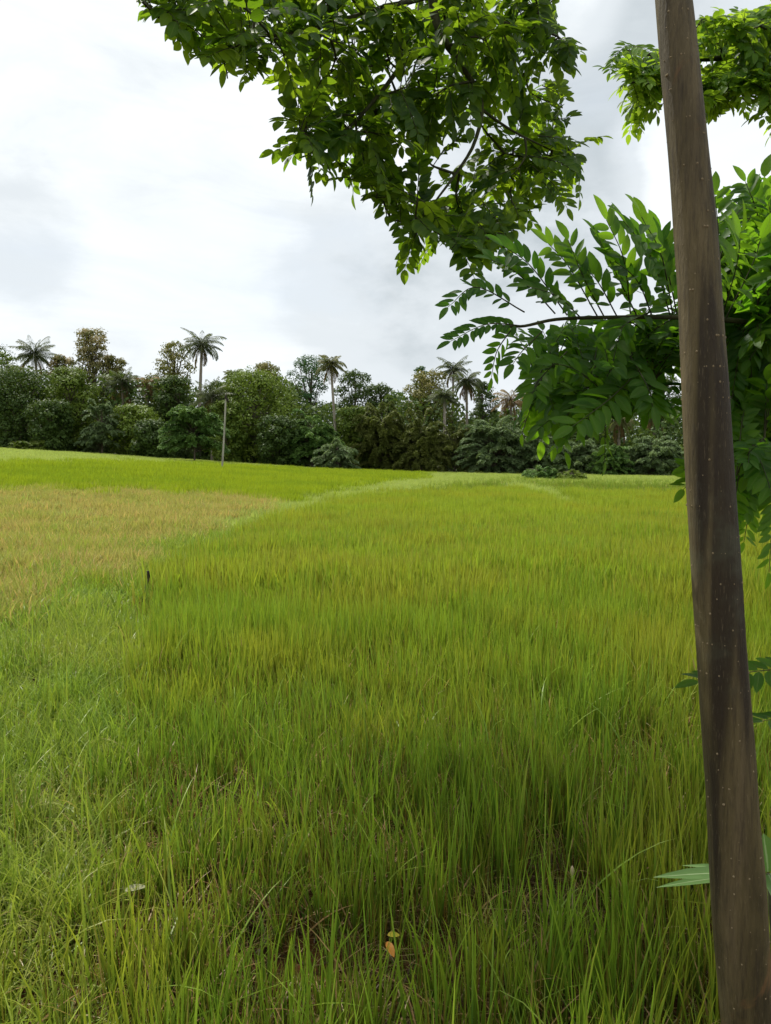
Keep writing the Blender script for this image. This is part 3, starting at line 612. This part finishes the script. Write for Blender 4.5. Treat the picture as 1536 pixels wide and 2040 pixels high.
def undergrowth():
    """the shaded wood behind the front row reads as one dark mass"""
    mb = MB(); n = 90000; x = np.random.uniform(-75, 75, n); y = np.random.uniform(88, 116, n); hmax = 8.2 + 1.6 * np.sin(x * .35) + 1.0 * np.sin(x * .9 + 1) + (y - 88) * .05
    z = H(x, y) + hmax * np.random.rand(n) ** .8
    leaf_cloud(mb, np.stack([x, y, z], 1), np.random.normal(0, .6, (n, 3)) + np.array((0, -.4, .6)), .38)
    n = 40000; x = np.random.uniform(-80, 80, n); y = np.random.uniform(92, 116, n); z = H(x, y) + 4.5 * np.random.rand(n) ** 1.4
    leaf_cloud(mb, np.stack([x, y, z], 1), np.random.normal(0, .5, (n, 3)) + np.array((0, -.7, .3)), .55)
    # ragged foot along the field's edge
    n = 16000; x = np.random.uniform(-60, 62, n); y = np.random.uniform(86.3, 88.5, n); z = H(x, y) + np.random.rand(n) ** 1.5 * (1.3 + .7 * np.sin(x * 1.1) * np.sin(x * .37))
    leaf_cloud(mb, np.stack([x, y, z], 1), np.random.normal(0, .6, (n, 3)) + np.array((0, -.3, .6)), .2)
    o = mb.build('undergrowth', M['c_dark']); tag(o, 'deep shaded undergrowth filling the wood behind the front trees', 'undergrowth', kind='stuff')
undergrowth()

# leaning post, stake
X, Y = place(442, 50); zb = hz(X, Y); top = P(450, 792, 50); r = empty('wooden_post', (X, Y, zb)); tag(r, 'pale weathered pole leaning slightly, standing alone in the far rice', 'post')
mb = MB(); pp = spline([(X, Y, zb - .2), Vector((X, Y, zb)).lerp(top, .5) + Vector((.03, 0, 0)), tuple(top)], 24); tube(mb, pp, np.linspace(.068, .054, 24), 10, rough=.12); mb.build('shaft', M['bark_post'], r)
mb = MB(); t = top
tube(mb, [t + Vector((.02, 0, -.05)), t + Vector((.12, -.02, -.12)), t + Vector((.15, 0, -.34))], [.05, .09, .05], 7, rough=.3)
tube(mb, [t + Vector((-.03, 0, -.1)), t + Vector((0, 0, .12)), t + Vector((.06, 0, .2))], [.07, .075, .04], 7, rough=.3); mb.build('cap', M['charred'], r)
X, Y = place(289, 8.3); zt = P(291, 1139, 8.3).z; r = empty('wooden_stake', (X, Y, hz(X, Y))); tag(r, 'short dark charred stake stuck upright in the weedy bund', 'stake')
mb = MB(); tube(mb, spline([(X - .01, Y, hz(X, Y) - .05), (X - .012, Y, .18), (X + .012, Y, zt - .08)], 10), np.linspace(.016, .019, 10), 8, rough=.25); mb.build('shaft', M['bark_dark'], r)
mb = MB(); tube(mb, [(X + .010, Y, zt - .085), (X + .014, Y, zt - .03), (X + .016, Y, zt)], [.021, .022, .019], 8, rough=.2); mb.build('charred_tip', M['charred'], r)

# ------------------------------------------------------------ near trees: pinnate leaves
LT = np.array([0, .1, .28, .5, .72, .88, 1.]); LW = np.array([0, .55, .92, 1, .78, .40, 0])
def leaflet(mb, p, d, nrm, ln, wd, rnd, fold=.28, curl=.15, m=0):
    d = unit(d); sd = unit(np.cross(d, nrm)); nn = np.cross(sd, d); V = []; A = []
    for k, (t, w) in enumerate(zip(LT, LW)):
        c = p + d * ln * t - nn * ln * curl * t * t
        if k in (0, 6): V.append(c); A.append((t, 0, rnd))
        else:
            o = sd * wd * .5 * w; u = nn * wd * .5 * w * fold; V += [c - o + u, c, c + o + u]; A += [(t, -1, rnd), (t, 0, rnd), (t, 1, rnd)]
    q = []
    for k in range(4):
        a = 1 + 3 * k; q += [(a, a + 1, a + 4, a + 3), (a + 1, a + 2, a + 5, a + 4)]
    mb.add(V, q, [(0, 2, 1), (0, 3, 2), (13, 14, 16), (14, 15, 16)], A, m)
def frond_pts(base, tip, sag, n=12):
    base = np.array(base, float); tip = np.array(tip, float); L_ = np.linalg.norm(tip - base); t = np.linspace(0, 1, n)[:, None]
    return base + (tip - base) * t + np.array((0, 0, 1)) * (4 * t * (1 - t)) * sag * L_
def frond(lm, tm, pts, nrm, ll, pairs=None, jitter=.14, hang=.22, wr=.44, sp=.47, rnd=None, start=.16):
    """one pinnate leaf along pts (array), blade plane normal nrm"""
    pts = np.asarray(pts, float); n = len(pts); Lr = np.linalg.norm(np.diff(pts, axis=0), axis=1).sum(); tube(tm, pts, np.linspace(.0016, .0006, n), 4, cap=False)
    pairs = pairs or max(3, int(Lr * (1 - start) / (ll * sp))); r0 = random.random() if rnd is None else rnd; nrm = unit(nrm + np.random.normal(0, .08, 3))
    for k in range(pairs):
        t = start + (1 - start) * (k + .35) / (pairs + .2); u = t * (n - 1); i = min(int(u), n - 2); p = pts[i] + (pts[i + 1] - pts[i]) * (u - i); tg = unit(pts[i + 1] - pts[i]); sd = unit(np.cross(tg, nrm))
        size = ll * (.72 + .38 * math.sin(math.pi * (.15 + .75 * t)))
        for sg in (-1, 1):
            if random.random() < .035: continue
            d = tg * random.uniform(.65, .95) + sd * sg + np.random.normal(0, jitter, 3) - np.array((0, 0, 1)) * hang * random.uniform(.5, 1.3)
            nn = nrm + sd * sg * random.uniform(-.25, .35) + np.random.normal(0, .22, 3); s = size * random.uniform(.86, 1.12)
            leaflet(lm, p + unit(d) * .003, d, nn, s, s * wr * random.uniform(.9, 1.12), min(1, max(0, r0 + random.gauss(0, .22))), random.uniform(.1, .45), random.uniform(-.05, .3))
    tg = unit(pts[-1] - pts[-2]); leaflet(lm, pts[-1], tg + np.random.normal(0, .1, 3), nrm, ll * 1.05, ll * wr * 1.1, min(1, r0 + .1))

def leafy_branch(root, main, rads, poly, natt, depth, ll, flen, matl, mats_twig, per=5, fill_dir=None, label=None, sagr=(.02, .16), upness=0., tries=7, seed=1, extra=(), face=.25, wr=.44):
    """main: list of spline-d polylines (3-D); twigs grow to random spots in the leafy region; leaves sit along twigs"""
    random.seed(seed); np.random.seed(seed); tm = MB(); lm = MB(); nodes = []; dirs = []
    for pl, rd in zip(main, rads):
        tube(tm, pl, np.linspace(rd[0], rd[1], len(pl)), 8, rough=.12)
        for i in range(1, len(pl)): nodes.append(np.array(pl[i])); dirs.append(unit(np.array(pl[i]) - np.array(pl[i - 1])))
    xs = [p[0] for p in poly]; ys = [p[1] for p in poly]; att = []
    while len(att) < natt:
        x = random.uniform(min(xs), max(xs)); y = random.uniform(min(ys), max(ys))
        if inpoly(np.array([x]), np.array([y]), poly)[0]:
            d0 = depth(x, y) if callable(depth) else random.uniform(*depth); att.append(np.array(P(x, y, d0)))
    att.sort(key=lambda a: min(np.linalg.norm(a - q) for q in nodes)); heads = []
    for a in att:
        nd = np.array(nodes); ds = np.linalg.norm(nd - a, axis=1); j = int(ds.argmin()); q = nd[j]
        if ds[j] < .05: heads.append((a, unit(a - q))); continue
        mid = (q + a) / 2 + dirs[j] * ds[j] * .18 + np.array((0, 0, .06 * ds[j])); s = [np.array(tuple(v)) for v in spline([q, mid, a], 7)]
        tube(tm, s, np.linspace(.0035 + .006 * min(.5, ds[j]), .0018, 7), 5)
        for i in range(2, 7): nodes.append(s[i]); dirs.append(unit(s[i] - s[i - 1])); 
        for i in (3, 5, 6): heads.append((s[i], unit(s[i] - s[i - 1])))
    cnt = 0
    for (p, dr) in heads:
        for k in range(per):
            for tr_ in range(tries):
                dd = unit(dr * .5 + np.random.normal(0, .75, 3) + np.array((0, 0, upness + random.uniform(-.75, .25)))); Lf = random.uniform(*flen); tip = p + dd * Lf
                pts = frond_pts(p, tip, random.uniform(*sagr)); u, v, _ = proj(pts); ext = pts[-1] + dd * ll; ue, ve, _ = proj(ext)
                loose = random.random() < .22
                if inpoly(u[[5, -1]], v[[5, -1]], poly)[:1 if loose else 2].all() and (loose and tr_ < 4 or inpoly(np.array([ue]), np.array([ve]), poly)[0]):
                    side = unit(np.cross(dd, (0, 0, 1)) + 1e-4); nrm = np.cross(side, dd); nrm = nrm * (1 if nrm[2] > 0 else -1) + np.array((random.gauss(0, .35), random.gauss(-face, .4), 0)) ; frond(lm, tm, pts, nrm, ll * random.uniform(.8, 1.2), wr=wr); cnt += 1; break
    for (pp, sag, l2, nr) in extra: frond(lm, tm, [np.array(tuple(v)) for v in spline(pp, 12)], np.array(nr, float), l2 * .93, start=.12, jitter=.06, hang=.03, sp=.46, wr=.37)
    tw = tm.build('branch', mats_twig, root); lf = lm.build('foliage', matl, root); print('fronds', cnt, lm.n)
    return tw, lf

def C(pts, n=None):
    return spline([P(*p) for p in pts], n or 6 * len(pts))

# the sapling in front
trunk_c = [P(1548, 2420, 1.30), P(1492, 2040, 1.25), P(1452, 1500, 1.22), P(1417, 1000, 1.20), P(1388, 500, 1.19), P(1342, 0, 1.19), P(1300, -420, 1.25), P(1240, -900, 1.42), P(1170, -1500, 1.75)]
base = trunk_c[0]; g0 = Vector((base.x + .02, base.y + .005, 0)); g0.z = hz(g0.x, g0.y) - .05
sap = empty('sapling_tree', (g0.x, g0.y, g0.z)); tag(sap, 'slim smooth barked sapling trunk close to the camera, leafy branch hanging from above', 'tree')
tp = spline([g0] + trunk_c, 150); mb = MB(); rad = []
for i, p in enumerate(tp):
    u = (p.z - 0) / 3.0; rad.append(np.interp(p.z, [0, .3, .8, 1.3, 1.53, 1.94, 2.36, 4], [.058, .050, .0425, .0385, .0372, .0330, .0272, .019]) * (1 + .012 * math.sin(p.z * 9) + .008 * math.sin(p.z * 23)))
tube(mb, tp, rad, 40, rough=.035)
tpa = np.array([tuple(p) for p in tp]); rada = np.array(rad)
def on_trunk(z, an, out=0.):
    i = int(np.abs(tpa[:, 2] - z).argmin()); return tpa[i] + (rada[i] + out) * np.array((math.cos(an), math.sin(an), 0)), np.array((math.cos(an), math.sin(an), 0))
def dome(mb, p, nrm, rx, rz, h, m, seg=8):
    a = unit(np.cross(nrm, (0, 0, 1))); b = np.cross(a, nrm); V = []; 
    for (s, hh) in ((1, -.0006), (.75, h * .6), (.35, h)):
        for k in range(seg): t = 6.283 * k / seg; V.append(p + a * math.cos(t) * rx * s + b * math.sin(t) * rz * s + nrm * hh)
    V.append(p + nrm * h * 1.05); q = [(r * seg + k, r * seg + (k + 1) % seg, (r + 1) * seg + (k + 1) % seg, (r + 1) * seg + k) for r in range(2) for k in range(seg)]
    mb.add(V, q, [(2 * seg + k, 2 * seg + (k + 1) % seg, 3 * seg) for k in range(seg)], None, m)
for k in range(760):
    z = random.uniform(.05, 3.2); p, n_ = on_trunk(z, random.uniform(0, 6.283)); s = random.choice((.6, .8, 1, 1.3)); dome(mb, p, n_, .0015 * s, .0018 * s, .0009 * s, 1, 7)
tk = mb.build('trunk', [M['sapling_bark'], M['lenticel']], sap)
for (px, py) in ((1358, 352), (1419, 553), (1466, 1213), (1437, 1587), (1388, 905)):
    pt = P(px, py, 1.17); an = math.atan2(-1, (px - (1417 + (py - 1000) * .073)) / 40.); p, n_ = on_trunk(pt.z, an)
    kb = MB(); dome(kb, p - n_ * .001, n_, .008, .006, .003, 0, 12); dome(kb, p + n_ * .0022, n_, .0035, .003, .0012, 1, 10)
    kb.build('knot', [M['sapling_bark'], M['knot']], tk).matrix_parent_inverse = Matrix.Translation(-Vector(sap.location))

POLY_TOP = [(262, -80), (268, 8), (300, 20), (345, 60), (372, 92), (420, 95), (408, 130), (440, 168), (500, 150), (560, 150), (592, 190), (566, 262), (600, 318), (650, 330), (688, 376), (712, 350),
            (748, 435), (785, 430), (808, 520), (850, 480), (925, 515), (958, 478), (985, 500), (1040, 462), (1080, 430), (1140, 440), (1170, 392), (1165, 340), (1150, 305), (1162, 262), (1104, 236), (1142, 190), (1152, 112), (1132, 50), (1112, -80)]
up = [C([(1262, -700, 1.36), (1050, -420, 1.6), (880, -120, 1.95), (862, 0, 2.03), (880, 70, 2.06), (905, 110, 2.1)], 26),
      C([(888, 80, 2.07), (812, 120, 2.05), (762, 180, 2.02), (705, 245, 2.0), (662, 276, 1.98)], 16),
      C([(905, 110, 2.1), (958, 200, 2.14), (945, 285, 2.15), (905, 350, 2.13), (868, 400, 2.1)], 16),
      C([(885, 35, 2.06), (990, 42, 2.15), (1080, 62, 2.25)], 12), C([(862, -10, 2.0), (700, 35, 1.95), (560, 70, 1.9), (440, 55, 1.86), (350, 20, 1.82)], 20),
      C([(955, 215, 2.15), (1020, 260, 2.2), (1100, 300, 2.25)], 10)]
V3_ = lambda *p: [P(*q) for q in p]
extra_top = [([P(770, 0, 2.), P(745, 60, 1.98), P(695, 92, 1.97)], 0, .05, (0, -.8, .5)),
  ([P(360, -20, 1.8), P(345, 25, 1.8), P(362, 70, 1.8)], 0, .048, (.1, -.9, .3)), ([P(470, 60, 1.85), P(450, 100, 1.85), P(446, 140, 1.85)], 0, .046, (.1, -.9, .3)),
  ([P(530, 85, 1.85), P(555, 130, 1.85), P(565, 182, 1.87)], 0, .042, (.9, -.4, .2)), ([P(690, 270, 1.98), P(650, 260, 1.95), P(605, 258, 1.93)], 0, .05, (.1, -.8, .5)),
  ([P(700, 270, 1.99), P(670, 310, 2.), P(690, 350, 2.)], 0, .036, (.8, -.5, .1)), ([P(840, 420, 2.1), P(822, 450, 2.1), P(812, 485, 2.1)], 0, .05, (.1, -.95, .2)),
  ([P(885, 410, 2.1), P(902, 450, 2.1), P(915, 488, 2.1)], 0, .046, (.1, -.95, .2)), ([P(1010, 380, 2.1), P(1025, 410, 2.1), P(1034, 436, 2.1)], 0, .046, (-.1, -.95, .2)),
  ([P(1060, 330, 2.2), P(1105, 370, 2.2), P(1130, 415, 2.2)], 0, .042, (-.3, -.8, .4)), ([P(1070, 270, 2.2), P(1110, 275, 2.2), P(1142, 283, 2.2)], 0, .055, (0, -.7, .7)),
  ([P(1060, 100, 2.2), P(1100, 110, 2.2), P(1135, 130, 2.2)], 0, .05, (0, -.7, .7)), ([P(940, 430, 2.1), P(962, 455, 2.1), P(972, 478, 2.1)], 0, .046, (.1, -.95, .2))]
for (x0, y0, x1, y1, d0) in ((600, 200, 585, 285, 1.93), (640, 270, 618, 318, 1.96), (760, 380, 770, 430, 2.05), (800, 400, 800, 460, 2.06), (855, 405, 862, 465, 2.08), (960, 400, 1000, 450, 2.12), (1080, 360, 1110, 400, 2.2), (1090, 310, 1150, 345, 2.22), (1080, 170, 1128, 195, 2.2), (1050, 40, 1112, 60, 2.2), (640, 110, 590, 160, 1.93), (330, 0, 300, 18, 1.82), (430, 60, 415, 85, 1.85), (500, 90, 490, 150, 1.87), (720, 300, 722, 350, 2.02), (1090, 240, 1140, 232, 2.22)):
    extra_top.append((V3_((x0, y0, d0), ((x0 + x1) / 2 + random.uniform(-6, 6), (y0 + y1) / 2, d0), (x1, y1, d0 - .03)), 0, random.uniform(.034, .042), (random.uniform(-.3, .3), -.85, random.uniform(.1, .5))))
leafy_branch(sap, up, [(.020, .0085), (.0085, .003), (.008, .003), (.006, .002), (.008, .002), (.005, .002)], POLY_TOP, 122, lambda x, y: 1.98 + .35 * (x - 700) / 450 + random.uniform(-.18, .30), .039, (.09, .165), M['leaf_top'], M['twig'], 2, seed=11, extra=extra_top, face=.35, wr=.53)

# unseen crown added above the frame, its fronds placed to shade the near rice
def shade_crown(root):
    random.seed(5); np.random.seed(5); tm = MB(); lm = MB(); top_ = tpa[-1]
    limbs = [spline([top_, top_ + np.array(v) * .5 + (0, 0, .15), top_ + np.array(v)], 12) for v in ((-.9, 1.6, .6), (.2, 2.3, .9), (-1.5, .6, .8), (.9, 1.4, 1.0), (-.3, 3.2, 1.4), (.4, .3, 1.2), (-1.1, 2.7, 1.2), (1.0, 2.6, 1.4), (-2.0, 3.0, .9), (-2.4, 3.6, 1.3), (-1.6, 3.9, 1.5), (-1.6, 2.2, .9), (-.7, 3.6, 1.5), (-2.6, 2.6, 1.2))]
    for l_ in limbs: tube(tm, l_, np.linspace(.02, .006, 12), 6)
    c = 0; nd = np.array([tuple(q) for l_ in limbs for q in l_[3:]]); k_ = SUN / SUN.z
    for t_ in range(900):
        g = np.array((random.gauss(.75, .55), random.uniform(1.7, 3.5), 0)); z = random.uniform(5.0, 6.4); a = g + z * np.array(tuple(k_))
        if math.sin(a[0] * 4) * math.sin(a[1] * 4.3 + 1) + .5 * math.sin(a[0] * 9 + a[1] * 7) > .75: continue
        dd = unit(np.random.normal(0, .7, 3) + np.array((0, 0, -.2))); pts = frond_pts(a, a + dd * .2, .08); u, v, d = proj(np.concatenate([pts, pts[-1:] + dd * .06]))
        if ((v > -25) & (u > -60) & (u < 1600)).any(): continue
        frond(lm, tm, pts, np.array((random.gauss(0, .3), random.gauss(0, .3), 1)), .055, pairs=5); c += 1
        if c % 3 == 0:
            q = nd[np.linalg.norm(nd - a, axis=1).argmin()]; tube(tm, [q, (q + a) / 2 + (0, 0, .05), a], [.006, .004, .002], 4)
    tm.build('branch', M['twig'], root); lm.build('foliage', M['leaf_top'], root); print('high', c)
shade_crown(sap)

# the neighbour tree whose trunk stands outside the frame at right
nb = P(1900, 1500, 1.9); nbx, nby = nb.x, nb.y
nei = empty('neighbour_tree', (nbx, nby, hz(nbx, nby))); tag(nei, 'leafy tree with trunk out of frame at right, branches reaching behind the slim trunk', 'tree')
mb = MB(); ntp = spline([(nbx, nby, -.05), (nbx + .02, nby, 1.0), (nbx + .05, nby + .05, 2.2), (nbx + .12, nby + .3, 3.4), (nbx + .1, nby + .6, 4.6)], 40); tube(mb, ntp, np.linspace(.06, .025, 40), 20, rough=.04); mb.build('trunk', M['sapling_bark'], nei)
P1 = Vector((nbx + .03, nby + .02, 1.75)); P2 = Vector((nbx + .1, nby + .25, 3.15)); P3 = Vector((nbx + .02, nby, 1.35)); P0 = Vector((nbx, nby, .9))
mainb = [[P1] + C([(1640, 668, 1.72), (1536, 648, 1.62), (1440, 637, 1.58), (1340, 632, 1.55), (1220, 632, 1.55), (1110, 636, 1.56), (1040, 650, 1.58), (985, 648, 1.6)], 40),
         [P1] + C([(1600, 690, 1.85), (1500, 660, 1.9), (1420, 640, 1.9), (1330, 690, 1.85), (1250, 740, 1.8), (1190, 800, 1.78)], 30),
         [P3] + C([(1640, 860, 1.8), (1540, 850, 1.85), (1480, 880, 1.85)], 18), [P1] + C([(1650, 600, 1.75), (1560, 540, 1.8), (1500, 500, 1.85)], 18)]
V3 = lambda *p: [P(*q) for q in p]
n_f = (-.15, -.75, .62)
ex_mid = [
 (V3((1045, 622, 1.57), (950, 572, 1.53), (892, 612, 1.5)), 0, .036, n_f), (V3((1049, 650, 1.57), (970, 646, 1.53), (897, 680, 1.5)), 0, .036, n_f),
 (V3((1106, 625, 1.56), (1036, 549, 1.5), (978, 517, 1.46)), 0, .043, n_f), (V3((1130, 628, 1.56), (1058, 531, 1.5), (1002, 490, 1.46)), 0, .048, n_f),
 (V3((1190, 630, 1.55), (1133, 531, 1.5), (1092, 485, 1.47)), 0, .050, n_f), (V3((1203, 630, 1.55), (1164, 556, 1.5), (1132, 478, 1.47)), 0, .050, n_f),
 (V3((1269, 630, 1.55), (1234, 558, 1.5), (1194, 478, 1.44)), 0, .060, n_f), (V3((1256, 625, 1.55), (1243, 518, 1.48), (1208, 438, 1.44)), 0, .056, n_f),
 (V3((1335, 628, 1.55), (1300, 518, 1.45), (1242, 440, 1.36)), 0, .062, n_f), (V3((1340, 626, 1.55), (1318, 510, 1.45), (1278, 432, 1.38)), 0, .066, n_f),
 (V3((1437, 636, 1.56), (1467, 531, 1.42), (1476, 462, 1.35)), 0, .068, (.15, -.75, .6)), (V3((1430, 620, 1.56), (1432, 480, 1.5), (1424, 385, 1.48)), 0, .046, n_f),
 (V3((1445, 636, 1.56), (1498, 529, 1.48), (1516, 475, 1.45)), 0, .056, (.2, -.75, .6)), (V3((1545, 560, 1.6), (1507, 420, 1.55), (1485, 362, 1.53)), 0, .044, n_f),
 (V3((1500, 645, 1.6), (1540, 480, 1.55), (1530, 400, 1.53)), 0, .050, n_f), (V3((1420, 560, 1.62), (1460, 440, 1.6), (1500, 395, 1.6)), 0, .042, n_f),
 (V3((1020, 655, 1.57), (990, 700, 1.57), (979, 752, 1.57)), 0, .034, (.5, -.8, .1)), (V3((1160, 636, 1.56), (1110, 590, 1.5), (1050, 570, 1.46)), 0, .046, n_f),
 (V3((1230, 632, 1.56), (1190, 560, 1.52), (1150, 520, 1.5)), 0, .050, n_f), (V3((1300, 632, 1.56), (1270, 560, 1.5), (1225, 520, 1.46)), 0, .056, n_f), (V3((1350, 632, 1.56), (1330, 540, 1.5), (1312, 470, 1.46)), 0, .056, n_f),
 (V3((1290, 720, 1.6), (1220, 790, 1.5), (1140, 850, 1.42)), 0, .058, (-.1, -.8, .6)), (V3((1200, 770, 1.6), (1180, 815, 1.55), (1168, 845, 1.53)), 0, .048, (.2, -.9, .3)),
 (V3((1250, 700, 1.6), (1290, 770, 1.5), (1300, 810, 1.48)), 0, .052, (.2, -.8, .5)), (V3((1130, 700, 1.6), (1080, 750, 1.55), (1060, 785, 1.52)), 0, .050, (-.1, -.8, .6)),
 (V3((1080, 660, 1.58), (1040, 700, 1.55), (1022, 725, 1.52)), 0, .045, (-.1, -.8, .6)),
 (V3((1610, 1330, 1.55), (1500, 1338, 1.52), (1392, 1358, 1.5)), 0, .054, (-.1, -.35, .9)), (V3((1640, 1425, 1.5), (1580, 1428, 1.48), (1520, 1436, 1.46)), 0, .05, (-.1, -.35, .9)),
 (V3((1480, 900, 1.8), (1410, 920, 1.75), (1362, 975, 1.7)), 0, .046, (-.1, -.9, .4)), (V3((1500, 930, 1.8), (1420, 925, 1.75), (1362, 935, 1.7)), 0, .043, (-.1, -.9, .4)),
 (V3((1500, 960, 1.75), (1492, 1020, 1.75), (1482, 1080, 1.75)), 0, .040, (.1, -.95, .1)), (V3((1545, 960, 1.7), (1538, 1050, 1.7), (1532, 1140, 1.7)), 0, .042, (.3, -.95, .1))]
POLY_MID = [(1012, 655), (1100, 640), (1200, 625), (1330, 610), (1420, 600), (1440, 540), (1600, 520), (1600, 1000), (1520, 1010), (1462, 1060), (1452, 960), (1440, 840), (1370, 700), (1352, 752), (1325, 765), (1300, 812), (1245, 835), (1180, 850), (1108, 882), (1112, 850), (1100, 820), (1045, 808), (1026, 760), (1012, 700)]
leafy_branch(nei, mainb, [(.0068, .0022), (.0065, .0022), (.006, .0022), (.0055, .0022)], POLY_MID, 48, (1.55, 2.0), .039, (.10, .18), M['leaf_mid'], M['twig'], 3, seed=21, extra=ex_mid, face=.7)
POLY_R = [(1432, 520), (1440, 450), (1500, 400), (1640, 380), (1640, 700), (1440, 700)]
leafy_branch(nei, [mainb[3][4:]], [(.004, .002)], POLY_R, 13, (1.6, 1.95), .048, (.12, .2), M['leaf_mid'], M['twig'], 4, seed=31, upness=.9)
POLY_UR = [(1207, 160), (1212, 98), (1240, 72), (1330, 68), (1388, 62), (1398, 24), (1480, 36), (1536, 10), (1640, 0), (1640, 230), (1536, 238), (1505, 175), (1450, 200), (1418, 250), (1392, 205), (1320, 210), (1262, 235), (1262, 185), (1240, 140), (1225, 165)]
urb = [[P2] + C([(1600, 90, 3.0), (1500, 108, 2.95), (1400, 118, 2.9), (1320, 112, 2.85), (1240, 100, 2.8)], 28)]
ex_ur = [(V3((1290, 108, 2.85), (1250, 90, 2.8), (1222, 120, 2.8)), 0, .04, n_f), (V3((1320, 112, 2.85), (1285, 150, 2.85), (1268, 205, 2.85)), 0, .045, (.3, -.8, .3)), (V3((1240, 98, 2.8), (1225, 112, 2.8), (1214, 145, 2.8)), 0, .036, n_f),
         (V3((1440, 115, 2.9), (1425, 60, 2.85), (1408, 40, 2.8)), 0, .05, n_f), (V3((1420, 120, 2.9), (1418, 170, 2.9), (1416, 222, 2.9)), 0, .05, (.2, -.9, .3))]
leafy_branch(nei, urb, [(.014, .004)], POLY_UR, 60, (2.75, 3.15), .042, (.10, .17), M['leaf_bright'], M['twig'], 4, seed=41, extra=ex_ur, face=.5)

# ------------------------------------------------------------ small things on the near ground
def broad_leaf_plant():
    random.seed(3); np.random.seed(3)
    g = P(1560, 2040, 1.75); x, y = g.x, g.y; r = empty('broadleaf_weed', (x, y, hz(x, y))); tag(r, 'weed with long pale green leaves behind the foot of the slim trunk', 'weed')
    st_ = MB(); tube(st_, spline([(x, y, hz(x, y) - .02), (x - .01, y, .25), tuple(P(1530, 1740, 1.75))], 10), np.linspace(.006, .004, 10), 6); st_.build('stem', M['twig'], r)
    b0 = np.array(tuple(P(1530, 1740, 1.75)))
    for (px, py, d, w, nn) in ((1322, 1730, 1.62, .030, (0, -.55, .8)), (1318, 1752, 1.68, .021, (0, -.5, .85)), (1365, 1712, 1.75, .016, (0, -.4, .9)), (1525, 1668, 1.72, .07, (-.2, -1, .3)), (1600, 1760, 1.7, .05, (0, -.4, .9)), (1560, 1800, 1.6, .04, (0, -.4, .9))):
        lb = MB(); t = np.array(tuple(P(px, py, d))); s = b0 + (t - b0) * .04; leaflet(lb, s, t - s, np.array(nn, float), np.linalg.norm(t - s), w, .5, .25, .12); lb.build('leaf', M['broad'], r)
broad_leaf_plant()
def fallen(px, py, z, az, ln, wd, mat, label, nrm=(0, -.3, 1), group=None):
    q = P(px, py, 1.); d = (q - Vector((0, 0, CH))); t = (z - CH) / d.z; p = np.array(tuple(Vector((0, 0, CH)) + d * t)); dd = np.array((math.cos(az), math.sin(az), -.15))
    mb = MB(); leaflet(mb, p - dd * ln * .5, dd, np.array(nrm, float), ln, wd, .5, .3, .1); o = mb.build('fallen_leaf', mat); tag(o, label, 'leaf', group)
fallen(778, 1890, .10, -1.2, .06, .024, M['orange'], 'orange fallen leaf caught between rice stalks near the bottom')
fallen(785, 1862, .11, .4, .045, .022, M['yellow'], 'yellow fallen leaf just above the orange one')
fallen(272, 1768, .12, .9, .09, .035, M['pale'], 'pale whitish dry leaf lying in the weeds at lower left')
q = P(1140, 1732, 1.); d = q - Vector((0, 0, CH)); mp = Vector((0, 0, CH)) + d * ((.30 - CH) / d.z); r = empty('mushroom', (mp.x, mp.y, hz(mp.x, mp.y))); tag(r, 'tiny cream coloured mushroom like bud on a thin stalk amid shaded rice', 'mushroom')
mb = MB(); tube(mb, [(mp.x, mp.y, 0), (mp.x + .004, mp.y, .15), (mp.x, mp.y, .285)], [.0012, .0012, .0012], 6); mb.build('stalk', M['mush'], r)
mb = MB(); tube(mb, [(mp.x, mp.y, .28), (mp.x, mp.y, .29), (mp.x, mp.y, .30), (mp.x, mp.y, .308), (mp.x, mp.y, .312)], [.003, .0065, .006, .0035, .001], 10); mb.build('cap', M['mush'], r)
